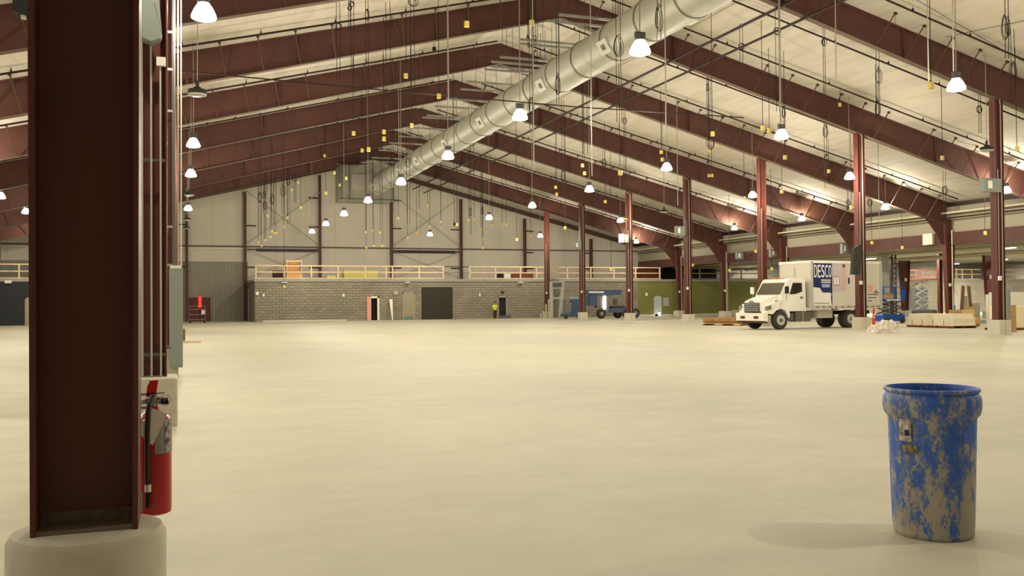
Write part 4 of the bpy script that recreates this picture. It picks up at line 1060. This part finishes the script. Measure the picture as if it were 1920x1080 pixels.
MB().box((xa_(1122), yb2 + .3, za_(577)), (xa_(1146), yb2 + .9, za_(556))).build('engine_cover', mat('engine_grey', (112, 104, 92), .6, var=.2, scale=3), t)
bo = MB().prism([(xa_(1098), za_(551)), (xa_(1098), za_(544)), (xa_(1169), za_(544)), (xa_(1168), za_(552)), (xa_(1140), za_(555)), (xa_(1122), za_(553))], yb2 + .3, yb2 + .75).build('boom', BLUEF, t)
MB().box((xa_(1107), yb2 + .27, za_(549)), (xa_(1135), yb2 + .29, za_(546))).build('boom_marking', PAPER, bo)
MB().box((xa_(1154), yb2 + .2, za_(572)), (xa_(1160), yb2 + .5, za_(560))).build('control_box', GREYD, t)
MB().box((xa_(1133), yb2 + .15, za_(580)), (xa_(1138), yb2 + .25, za_(555))).build('work_light', mat('work_light', (255, 250, 240), .4, em=(255, 248, 235), ems=12), t)
# platform end left with basket
a = at(1070, 566, Y=81); b = at(1087, 592, Y=81)
t = thing('personnel_lift', ((a.x + b.x) / 2, 81, 0), 'small dusty blue lift basket left of the boom lift', 'lift')
MB().box((a.x, 80.8, .5), (b.x, 81.4, .62)).build('platform', BLUEF, t)
MB().prism([(a.x + .1, .6), (b.x, .6), (b.x, 1.9), (a.x, 1.9), (a.x, 1.55), (a.x + .25, 1.5)], 80.9, 81.3).build('mast_cover', BLUEF, t)
MB().box((a.x, 80.88, 1.9), (b.x - .2, 81.3, 2.12)).build('top_tray', mat('pale_tray', (150, 166, 184), .5), t)
MB().box((a.x - .9, 80.8, .22), (b.x, 81.4, .5)).build('base', BLUEF, t)
for x in (a.x - .6, b.x - .2): tyre(MB(), (x, 80.8, .2), .2, .15).build('wheel', TYRE, t)
# pale steel mast frame by the last column
t = thing('mast_frame', (33.6, 82, 0), 'pale steel mast frame standing right of the last right-row column', 'frame')
qa = [at(u, 595, Y=83).x for u in (1034, 1050, 1056)]
for i, x in enumerate(qa[:2]): MB().bar((x, 83, 0), (x + (.35 if i else 0), 83, 3.7 if i else 3.6), .28, .2).build('upright', LGREY, t)
for z in (3.55, 3.0, 2.0): MB().bar((qa[0], 83, z), (qa[1] + .3, 83, z), .15).build('crossbar', LGREY, t)
MB().bar((qa[0], 83, 1.2), (qa[1], 83, 2.6), .08).build('diagonal', GREYD, t)
MB().box((qa[2], 83.1, .15), (qa[2] + .4, 83.5, 1.9)).build('side_cover', GREYP, t)
MB().box((qa[0] + .1, 82.6, 3.1), (qa[1], 82.9, 3.5)).build('cage', GREYD, t)
# portable work light at the blue door
p = at(1237, 596, Y=87.8)
t = thing('floor_lamp', (p.x, 87.8, 0), 'bright white work lamp on the floor by the blue door', 'lamp')
MB().box((p.x - .12, 87.8, .0), (p.x + .12, 87.95, .06)).build('foot', GREYD, t)
MB().box((p.x - .12, 87.82, .06), (p.x + .12, 87.9, .42)).build('lamp_face', mat('work_light', (255, 250, 240), .4), t)
# ------------------------------------------------------------------ lumber, cone, heap, stacks
def pile(name, u0, u1, v, n, lab, y0=None):
    a = at(u0, v, Z=0); b = at(u1, v, Z=0); return a, b
a = at(1314, 610, Z=0); b = at(1396, 611, Z=0); d = (b - a).normalized(); nn = Vector((-d.y, d.x, 0))
k_ = 0
for r, zz in ((3, .14), (3, .24), (2, .34), (2, .44)):
    for j in range(r):
        o_ = nn * (.3 + j * .35)
        sh = random.uniform(-.25, .2)
        p_, q_ = a + d * (.3 + sh) + o_, b - d * (.25 - sh) + o_
        m_ = (mat('brown_lumber', (164, 124, 66), .8, var=.2, scale=3), mat('dark_lumber', (122, 88, 46), .8, var=.2, scale=3))[k_ % 2]
        tag(MB().bar(p_ + Vector((0, 0, zz)), q_ + Vector((0, 0, zz)), .3, .09).build('lumber_board', m_),
            ['bottom', 'second', 'third', 'top'][int(round((zz - .14) / .1))] + ' layer board in the lumber pile, %s from the front' % nth(j), 'board', 'boards in the lumber pile')
        k_ += 1
for j, f_ in enumerate((.06, .5, .92)):
    p_ = a.lerp(b, f_)
    tag(MB().bar(p_ + Vector((0, 0, .045)), p_ + nn * 1.4 + Vector((0, 0, .045)), .12, .09).build('timber_bearer', mat('dark_lumber', (122, 88, 46), .8)), 'short timber bearer under the lumber pile, ' + ['left end', 'middle', 'right end'][j], 'timber', 'bearers under the lumber pile')
# reel / bin next to the truck nose
p_ = at(1389, 603, Z=0)
tag(MB().lathe([(.34, .0), (.38, .1), (.5, .85), (.52, .9), (.46, .9), (.36, .15)], (p_.x + .6, p_.y + 1.2, 0), 20).build('rubbish_tub', mat('tan_tub', (150, 134, 104), .7), smooth=True), 'tan tub standing left of the truck bumper', 'tub')
# delineator
p_ = at(1638, 615, Z=0)
t = thing('traffic_delineator', (p_.x, p_.y, 0), 'orange and white traffic delineator post right of the second column', 'traffic post')
MB().lathe([(.22, 0), (.22, .05), (.12, .08)], (p_.x, p_.y, 0), 16).build('base', BLACK, t)
MB().tube([(p_.x, p_.y, .06), (p_.x + .03, p_.y, 1.12)], [.09, .05], 12).build('post', ORANGE, t, True)
MB().tube([(p_.x + .012, p_.y, .55), (p_.x + .022, p_.y, .78)], [.078, .07], 12).build('reflective_band', mat('pale_orange', (238, 170, 140), .5), t, True)
# plastic wrapped heap
p_ = at(1672, 625, Z=0)
import bmesh
bm = bmesh.new(); bmesh.ops.create_icosphere(bm, subdivisions=4, radius=1)
from mathutils import noise as mn
for v in bm.verts:
    c_ = v.co.copy(); n1 = mn.noise(c_ * 1.7) * .45 + mn.noise(c_ * 5) * .18 + mn.noise(c_ * 11) * .08
    z = max(c_.z, -.05)
    v.co = Vector((c_.x * (.9 + n1 * .3), c_.y * (.55 + n1 * .2), max(0, z * (.55 + n1 * .9))))
me = bpy.data.meshes.new('plastic_heap'); bm.to_mesh(me); bm.free(); me.materials.append(FOIL)
o = bpy.data.objects.new('plastic_heap', me); col.objects.link(o); o.location = (p_.x, p_.y + .5, 0)
tag(o, 'crumpled heap of pale plastic wrap on the floor right of the delineator', 'heap')
p_ = at(1684, 604, Z=0)
tag(MB().lathe([(.28, .0), (.3, .55), (.2, .6)], (p_.x, p_.y - 2.0, .0), 14).build('tan_pail', mat('tan_tub', (150, 134, 104), .7)), 'small tan pail standing behind the plastic heap', 'pail')
# white panel stack on pallets
def pallet(c, sx, sy, lab, ang=0.):
    t = thing('wooden_pallet', c, lab, 'pallet', 'pallets on the right')
    T = Matrix.Translation(c) @ Matrix.Rotation(ang, 4, 'Z')
    d_ = MB(T); n_ = max(3, int(sx / .25))
    for i in range(n_): d_.box((-sx / 2 + i * sx / n_, -sy / 2, .11), (-sx / 2 + (i + .7) * sx / n_, sy / 2, .14))
    d_.build('deck', LUMB, t)
    for yy in (-sy / 2 + .05, 0, sy / 2 - .05): MB(T).box((-sx / 2, yy - .04, .0), (sx / 2, yy + .04, .11)).build('runner', mat('runner_brown', (110, 60, 40), .8), t)
    return t
a = at(1696, 613, Z=0); b = at(1786, 616, Z=0)
yaw = math.atan2(b.y - a.y, b.x - a.x); mid = (a + b) / 2; ln = (b - a).length
for i in range(3):
    c_ = a.lerp(b, (i + .5) / 3); nn = Vector((-math.sin(yaw), math.cos(yaw), 0))
    pallet((c_.x + nn.x * .9, c_.y + nn.y * .9, 0), ln / 3 - .1, 1.6, 'wooden pallet under the white panel stack, ' + ['left', 'middle', 'right'][i], yaw)
T = Matrix.Translation((mid.x + nn.x * .9, mid.y + nn.y * .9, 0)) @ Matrix.Rotation(yaw, 4, 'Z')
zz = .14
for i in range(6):
    h_ = .105
    o = MB(T).rbox((random.uniform(-.06, .06), 0, zz + h_ / 2), (ln - .15 * i * .6, 1.5, h_), .01).build('foam_board', mat('panel_white', (226, 218, 190), .6))
    tag(o, 'long white panel in the stack beside the eave column, %s from the bottom' % nth(i), 'panel', 'stacked white panels'); zz += h_ + .003
for j in range(4):
    x = -ln / 2 + ln * (.12 + .22 * j)
    tag(MB(T).box((x, -.765, .14), (x + .03, -.752, .14 + .3)).build('strap_tie', REDH), 'red strap across the white panel stack, %s from the left' % nth(j), 'strap', 'red straps')
# cardboard boxes
CB = [((1790, 1850), 612, .0, .34, 'long low cardboard carton in front of the tall boxes', 0), ((1814, 1836), 606, .0, .74, 'tall cardboard box behind the long carton, left', 3), ((1836, 1857), 607, .0, .76, 'tall yellowish cardboard box behind the long carton, right', 2.4), ((1857, 1868), 606, 0, .95, 'tall narrow cardboard box left of the nearest column', 4.5)]
for (u0, u1), v, z0_, h_, lab, back in CB:
    a = at(u0, v, Z=0); b = at(u1, v, Z=0); c_ = (a + b) / 2; w_ = (b - a).length; yw = math.atan2(b.y - a.y, b.x - a.x)
    T = Matrix.Translation((c_.x, c_.y + .6 + back * .3, 0)) @ Matrix.Rotation(yw, 4, 'Z')
    t = thing('cardboard_box', (c_.x, c_.y + .6 + back * .3, 0), lab, 'box', 'cardboard boxes at right')
    MB(T).box((-w_ / 2, -.5, .14), (w_ / 2, .5, .14 + h_)).build('carton', CARD if back != 2.4 else mat('yellow_card', (200, 166, 106), .85), t)
    MB(T).box((-w_ / 2, -.503, .14 + h_ * .5), (w_ / 2, -.5, .14 + h_ * .55)).build('tape', mat('brown_tape', (150, 108, 62), .5), t)
    MB(T).box((-w_ / 2, -.5, 0), (w_ / 2, .5, .13)).build('skid', mat('skid_brown', (120, 90, 54), .8), t)
# leaning plywood strips
for i, (ub, ut, vb) in enumerate(((1801, 1806, 586), (1822, 1816, 586))):
    y = 50.0
    b = at(ub, vb, Y=y); a = at(ut, 536, Y=y + .6)
    tag(MB().bar((b.x, y, 0), (a.x, y + .6, a.z), .3, .05, up=(0, 1, 0)).build('leaning_plank', mat('plank_brown', (150, 118, 84), .8)), 'tall brown plank leaning upright, %s one of the pair' % ('left', 'right')[i], 'plank', 'pair of leaning planks')
# white/blue boxes between the planks
def gbox(u0, u1, v0, v1, y, dz, m_, name, lab, cat, group=None, base=0.):
    a = at(u0, v0, Y=y); b = at(u1, v1, Y=y); zb = base if base is not None else b.z
    return tag(MB().rbox(((a.x + b.x) / 2, y + dz / 2, (a.z + zb) / 2), (b.x - a.x, dz, a.z - zb), .015).build(name, m_), lab, cat, group)
gbox(1803, 1815, 555, 590, 51.5, .6, WHITEM, 'white_carton', 'white carton between the leaning planks', 'carton')
gbox(1796, 1805, 572, 587, 52.2, .35, BLUEP, 'blue_crate', 'small blue crate at the foot of the left plank', 'crate')
gbox(1821, 1838, 569, 592, 52.5, .6, mat('off_white_box', (216, 206, 180), .7), 'pale_carton', 'pale carton right of the leaning planks', 'carton')
gbox(1853, 1861, 552, 590, 48, .25, WHITEM, 'paper_sack', 'stack of white paper sacks left of the nearest column', 'sacks')
gbox(1786, 1799, 574, 590, 54, .5, GREYD, 'grey_toolbox', 'grey toolbox right of the eave column', 'toolbox')
# right edge group
gbox(1888, 1896, 542, 600, 33.2, .25, GREYP, 'wireway_trough', 'narrow grey-green electrical trough right of the nearest column', 'electrical box')
a_ = gbox(1893, 1906, 572, 607, 33.9, .4, CARD, 'tall_carton', 'tall brown carton right of the nearest column', 'box')
gbox(1894, 1921, 548, 572, 40, 1.5, WHITE, 'white_cabinet', 'white cabinet-like crate raised on a pallet at the right edge', 'cabinet')
p_ = at(1905, 620, Z=0)
pallet((p_.x + 1.2, p_.y + 1.2, 0), 2.6, 1.3, 'wooden pallet at the right edge of the picture')
tag(MB().rbox((p_.x + 1.4, p_.y + 1.2, .14 + .55), (2.4, 1.2, 1.1), .03).build('wrapped_load', mat('cream_load', (226, 214, 176), .6)), 'cream wrapped load on the pallet at the right edge', 'load')
tag(MB().rbox((p_.x - .3, p_.y + .1, .15), (.5, .4, .3), .03).build('blue_tub', BLUEP), 'small blue tub beside the pallet at the right edge', 'tub')
# ------------------------------------------------------------------ scissor lifts
def scissor(u0, u1, vtop, vplat, Y, bodym, platm, lab, base_h, raised, prefix):
    a = at(u0, 590, Y=Y); b = at(u1, 590, Y=Y); zt_ = at((u0 + u1) / 2, vtop, Y=Y).z; zp = at((u0 + u1) / 2, vplat, Y=Y).z
    x0, x1 = a.x, b.x; t = thing('scissor_lift', ((x0 + x1) / 2, Y, 0), lab, 'scissor lift', 'scissor lifts')
    MB().rbox(((x0 + x1) / 2, Y + .5, base_h * .62), (x1 - x0, 1.0, base_h * .75), .06).build('base', bodym, t)
    for x in (x0 + .3, x1 - .3):
        w_ = tyre(MB(), (x, Y - .02, .2), .2, .15).build('wheel', TYRE, t)
    n_ = 4 if raised else 2; z = base_h; dz = (zp - base_h) / n_
    xm0, xm1 = x0 + (x1 - x0) * (.25 if raised else .08), x1 - (x1 - x0) * (.25 if raised else .08)
    for i in range(n_):
        for yy in (Y + .15, Y + .85):
            MB().bar((xm0, yy, z + i * dz), (xm1, yy, z + (i + 1) * dz), .07).build('scissor_arm', GREYD if not raised else LGREY, t)
            MB().bar((xm1, yy, z + i * dz), (xm0, yy, z + (i + 1) * dz), .07).build('scissor_arm', GREYD if not raised else LGREY, t)
    MB().box((x0, Y, zp), (x1, Y + 1.0, zp + .14)).build('platform', platm, t)
    for zz in (zt_ - .05, (zt_ + zp) / 2):
        mb = MB(); mb.box((x0, Y, zz), (x1, Y + .04, zz + .04)); mb.box((x0, Y + .96, zz), (x1, Y + 1, zz + .04)); mb.box((x0, Y, zz), (x0 + .04, Y + 1, zz + .04)); mb.box((x1 - .04, Y, zz), (x1, Y + 1, zz + .04))
        mb.build('guard_rail', platm, t)
    for x in (x0, (x0 + x1) / 2, x1 - .04):
        for yy in (Y, Y + .96): MB().box((x, yy, zp), (x + .04, yy + .04, zt_)).build('rail_post', platm, t)
    return t, x0, x1, zp
t1, x0, x1, zp = scissor(1656, 1698, 537, 564, 50, BLUEP, BLUEP, 'blue scissor lift with low platform right of the truck', .62, False, 'a')
MB().box((x0 + .2, 50.2, zp + .14), (x1 - .7, 50.8, zp + .5)).build('tool_tray', mat('tray_tan', (190, 160, 110), .7), t1)
MB().box((x0 + .3, 49.97, zp + .02), (x1 - .4, 50.0, zp + .1)).build('white_lettering_band', WHITE, t1)
MB().box((x1 - .35, 49.98, zp + .1), (x1, 50.02, zp + .75)).build('control_panel', BLUEP, t1)
scissor(1706, 1758, 506, 525, 70, GREYD, REDP, 'grey scissor lift raised high with a red platform, in the side wing', .6, True, 'b')
# grey cupboard behind it
a = at(1709, 540, Y=84); b = at(1740, 590, Y=84)
tag(MB().box((a.x, 84, 0), (b.x, 84.5, a.z)).build('metal_shutter', mat('shutter_grey', (96, 98, 96), .5)), 'dark grey metal shutter panel behind the raised scissor lift', 'panel')
# white column pipe in wing: broad white wall panel beside truck
a = at(1652, 490, Y=60); b = at(1669, 590, Y=60)
tag(MB().box((a.x, 60, 0), (b.x, 60.4, 5.4)).build('white_wall_pier', mat('pale_pier', (176, 176, 164), .7)), 'tall pale wall pier right of the truck box', 'pier')
a = at(1672, 490, Y=61); b = at(1680, 590, Y=61)
t = thing('cable_ladder', (a.x, 61, 0), 'dark vertical ladder rack with pale boxes right of the pale pier', 'ladder rack')
MB().box((a.x, 61, 0), (a.x + .12, 61.1, 5.3)).build('side_rail', GREYD, t); MB().box((b.x, 61, 0), (b.x + .12, 61.1, 5.3)).build('side_rail', GREYD, t)
for i in range(6): MB().box((a.x + .1, 60.95, 2.6 + i * .42), (b.x, 61.1, 2.85 + i * .42)).build('pale_box', mat('pale_box', (176, 168, 146), .7), t)

# ------------------------------------------------------------------ electrical boxes on the right columns
def ebox(u0, v0, u1, v1, y, lab, m_=GREYP, dz=.3, name='electrical_panel'):
    a = at(u0, v0, Y=y); b = at(u1, v1, Y=y)
    t = thing(name, ((a.x + b.x) / 2, y, b.z), lab, 'electrical box', 'electrical boxes on columns')
    MB().rbox(((a.x + b.x) / 2, y, (a.z + b.z) / 2), (b.x - a.x, dz, a.z - b.z), .02).build('enclosure', m_, t)
    MB().box((a.x + (b.x - a.x) * .2, y - dz / 2 - .006, b.z + (a.z - b.z) * .25), (a.x + (b.x - a.x) * .45, y - dz / 2, b.z + (a.z - b.z) * .8)).build('cover_label', PAPER, t)
ebox(1841, 334, 1873, 361, YF[0] - .35, 'grey electrical box high on the nearest right column')
ebox(1266, 424, 1283, 442, YF[3] - .4, 'grey electrical box on the column before the green wall')
ebox(1077, 453, 1089, 467, YF[5] - .4, 'grey electrical box on the column left of the boom lift')
ebox(1161, 439, 1169, 455, YF[4] - .4, 'pale electrical box on the column before the boom lift', WHITEM)
ebox(1170, 440, 1178, 455, YF[4] - .3, 'grey electrical box right beside the pale one', GREYP)
ebox(1380, 473, 1395, 486, at(1387, 480, X=XE - .3).y, 'grey unit beside the tapered eave column left of the truck')
ebox(1443, 468, 1458, 482, at(1450, 475, X=XE - .3).y, 'grey unit on the eave girder above the truck cab')
ebox(1577, 457, 1592, 476, at(1585, 467, X=XE - .3).y, 'grey unit on the eave girder above the truck box')
# small flat unlit heater / speaker shapes
a = at(28, 0, Y=14); b = at(66, 38, Y=14)
t = thing('hanging_speaker', ((a.x + b.x) / 2, 14, b.z), 'black box hanging at the top left behind the foreground column', 'speaker')
MB().prism([(a.x, b.z + .05), (b.x, b.z), (b.x + .1, a.z + .3), (a.x - .0, a.z + .3)], 13.8, 14.2).build('cabinet', BLACK, t)
MB().cbox((a.x + .12, 13.9, b.z), (.06, .06, .05)).build('white_foot', WHITEM, t)
MB().tube([((a.x + b.x) / 2, 14, a.z + .3), ((a.x + b.x) / 2, 14, roof(-2) - .03)], .02, 5).build('hanger', PIPED, t)
q = [at(u, v, Y=YF[1] - 1.2) for u, v in ((1599, 466), (1612, 458), (1611, 515), (1596, 515))]
t = thing('hanging_bag', (q[2].x, YF[1] - 1.2, q[2].z), 'dark grey slanted bag hung on the left side of the second column', 'bag')
MB().prism([(p.x, p.z) for p in q], YF[1] - 1.3, YF[1] - 1.1).build('bag_body', mat('dark_canvas', (62, 60, 54), .8, var=.3, scale=5), t)
MB().tube([(q[1].x - .05, YF[1] - 1.2, q[1].z), (XC - .2, YF[1] - .2, q[1].z + 1.0)], .015, 5).build('strap', BLACK, t)

# ------------------------------------------------------------------ drop cords
pend = [(875, 45, 10), (997, 43, 10), (761, 142, 8), (823, 180, 8), (772, 235, 7), (663, 250, 7), (720, 247, 7), (720, 260, 7), (814, 92, 7), (1430, 240, 8), (1336, 251, 8), (1746, 160, 12), (1575, 196, 6), (1442, 244, 7),
        (1893, 190, 8), (1240, 285, 6), (1242, 299, 6), (1331, 282, 7), (1092, 310, 6), (1096, 325, 6), (1163, 324, 8), (1042, 351, 5), (1044, 364, 5), (1135, 378, 5), (1329, 329, 5), (1335, 329, 5), (1396, 371, 5),
        (1060, 427, 5), (1175, 411, 4.5), (969, 449, 5), (995, 442, 3.5), (1417, 471, 5), (1146, 505, 5), (1299, 497, 4.5), (1472, 295, 7), (1466, 359, 6), (1554, 321, 6), (1547, 351, 5), (1767, 296, 7), (1761, 306, 6),
        (1907, 279, 8), (1596, 389, 6), (1635, 455, 5), (1692, 464, 5), (1847, 437, 6), (1447, 504, 5), (1368, 507, 4.5), (609, 292, 5), (691, 280, 7), (679, 282, 6), (627, 324, 5), (649, 334, 5), (637, 347, 4.5),
        (611, 362, 5), (547, 356, 4), (559, 342, 4), (564, 389, 4.5), (539, 408, 4), (532, 425, 4), (501, 405, 4), (510, 434, 3.5), (514, 437, 3.5), (518, 437, 3.5), (507, 444, 3.5), (497, 450, 3.5), (490, 461, 3.5),
        (484, 454, 3.5), (686, 435, 3.5), (687, 464, 3.5), (699, 432, 3.5), (701, 461, 3.5), (717, 461, 3.5), (713, 436, 3.5), (764, 446, 4), (747, 409, 3.5), (781, 436, 3.5), (786, 394, 3.5), (827, 416, 4),
        (827, 426, 4), (806, 425, 4), (802, 385, 3.5), (852, 420, 5), (857, 421, 5), (879, 413, 4), (889, 411, 3.5), (901, 429, 3.5), (905, 465, 3.5), (923, 422, 3.5), (942, 420, 3.5), (949, 421, 3.5), (533, 537, 4.5)]
pend.sort()
reg = {}
for i, (u, v, wpx) in enumerate(pend):
    D = min(84, 1727 * .19 / wpx) * (1 + .035 * (i % 3 - 1))
    P = CAM + ray(u, v) * D
    for _ in range(90):
        if P.z + .4 < roof(P.x) - .3 and P.x < XE - 1 and P.y < 85 and not 16.25 < P.x < 18.5: break
        D *= .96; P = CAM + ray(u, v) * D
    side = 'left of the duct' if u < 700 else 'before the far gable' if v > 380 and u < 1010 else 'around the duct' if u < 1110 else 'under the right slope'
    reg[side] = reg.get(side, 0) + 1
    t = thing('drop_cord', (P.x, P.y, P.z), 'drop cord with yellow box %s, %s from the left' % (side, nth(reg[side] - 1)), 'cord', 'drop cords with yellow boxes')
    hw = .5 * wpx * D / 1727; hw = min(max(hw, .06), .14)
    MB().rbox((P.x, P.y, P.z), (hw * 1.8, hw * 1.3, hw * 2.3), .02).build('outlet_box', YEL if u not in (852, 814) else BLACK, t)
    sw = random.uniform(-.03, .03)
    MB().tube([(P.x, P.y, P.z + hw), (P.x + sw * .5, P.y, P.z + hw + .5), (P.x + sw, P.y, roof(P.x + sw) - .02)], .010 + .0001 * D, 5).build('cord', CORD, t)
# coiled cords: (u, v centre, width, height px, v bottom of the tail)
coils = [(1235, 34, 20, 52, 75), (1160, 86, 26, 42, 230), (1096, 120, 22, 18, 290), (1045, 157, 12, 42, 200), (996, 198, 16, 32, 250), (990, 71, 7, 12, 90), (1002, 71, 9, 9, 90), (1327, 164, 8, 14, 240), (1171, 227, 10, 12, 320), (1390, 87, 14, 12, 120),
         (1646, 142, 18, 30, 220), (1887, 50, 20, 48, 110), (1899, 131, 22, 34, 185), (1545, 79, 10, 14, 180), (1457, 59, 16, 14, 210), (1645, 202, 16, 30, 222), (1470, 210, 10, 22, 240), (1547, 245, 14, 26, 330), (1837, 205, 14, 14, 250),
         (660, 8, 10, 10, 140), (688, 27, 10, 22, 175), (727, 38, 20, 24, 160), (773, 4, 20, 16, 190), (634, 50, 14, 14, 150), (1056, 330, 12, 22, 350), (1132, 305, 10, 14, 330), (531, 357, 12, 22, 400), (511, 373, 10, 20, 420), (487, 370, 8, 20, 440),
         (497, 385, 8, 16, 450), (765, 305, 12, 18, 420), (882, 397, 6, 16, 440), (904, 395, 6, 16, 445), (1771, 357, 14, 16, 455), (1631, 380, 12, 14, 420), (1590, 380, 8, 12, 390), (1331, 268, 18, 26, 330), (885, 265, 16, 18, 320),
         (735, 305, 12, 16, 400), (1010, 115, 12, 16, 170), (655, 15, 8, 8, 60), (495, 365, 8, 14, 400), (541, 340, 8, 14, 420), (553, 335, 8, 10, 380)]
coils.sort(); reg = {}
for i, (u, v, cw, chh, vb) in enumerate(coils):
    big = max(cw, chh); D = min(80, max(18, 1727 * .75 / big)) * (1 + .03 * (i % 3 - 1))
    P = CAM + ray(u, v) * D
    for _ in range(90):
        if P.z + .6 < roof(P.x) - .2 and P.x < XE - 1 and P.y < 85 and not 16.0 < P.x < 18.7: break
        D *= .96; P = CAM + ray(u, v) * D
    side = 'left of the duct' if u < 760 else 'around the duct' if u < 1240 else 'under the right slope'
    reg[side] = reg.get(side, 0) + 1
    t = thing('coiled_cable', tuple(P), 'looped hanging cable %s, %s from the left' % (side, nth(reg[side] - 1)), 'cable', 'coiled hanging cables')
    k = D / 1727; a_, b_ = cw * k / 2, chh * k / 2; r_ = .009 + .0001 * D
    mb = MB(); nl = 3
    for j in range(nl):
        s_ = 1 - .22 * j; ph = random.uniform(-.25, .25); yy = random.uniform(-.05, .05)
        pts = []
        for q_ in range(20):
            th = 2 * PI * q_ / 20; wd = (.55 + .45 * (1 - math.cos(th + PI) * -1) / 2) if chh > cw * 1.5 else 1
            pts.append((P.x + a_ * s_ * math.sin(th) * wd + ph * a_, P.y + yy, P.z + b_ * (1 - .1 * j) * math.cos(th)))
        mb.tube(pts, r_ * .9, 5, closed=True)
    mb.build('cable_loops', CORD, t)
    vtail = CAM + ray(u, vb) * D
    for dx in (-.5, .5):
        x = P.x + dx * a_ * .8
        MB().tube([(x, P.y, min(vtail.z, P.z)), (x + random.uniform(-.03, .03), P.y, P.z), (x, P.y, roof(x) - .02)], r_, 5).build('cable_line', CORD, t)
# extra vertical rods/conduits
ex_l = sorted([(1001, 0, 320), (1110, 25, 330), (1249, 70, 250), (1463, 0, 230), (1568, 0, 150), (841, 30, 190), (748, 120, 300), (1741, 0, 160), (1788, 0, 140), (1271, 340, 385), (1649, 395, 450)])
for i, (u, v0_, v1_) in enumerate(ex_l):
    D = 30 if v0_ < 100 else 55
    P = CAM + ray(u, v1_) * D
    while P.x > XE - 1: D *= .95; P = CAM + ray(u, v1_) * D
    tag(MB().tube([(P.x, P.y, P.z), (P.x, P.y, roof(P.x) - .02)], .018, 5).build('suspension_rod', PIPEG), 'thin straight rod hanging from the roof, %s from the left' % nth(i), 'rod', 'straight hanging rods')
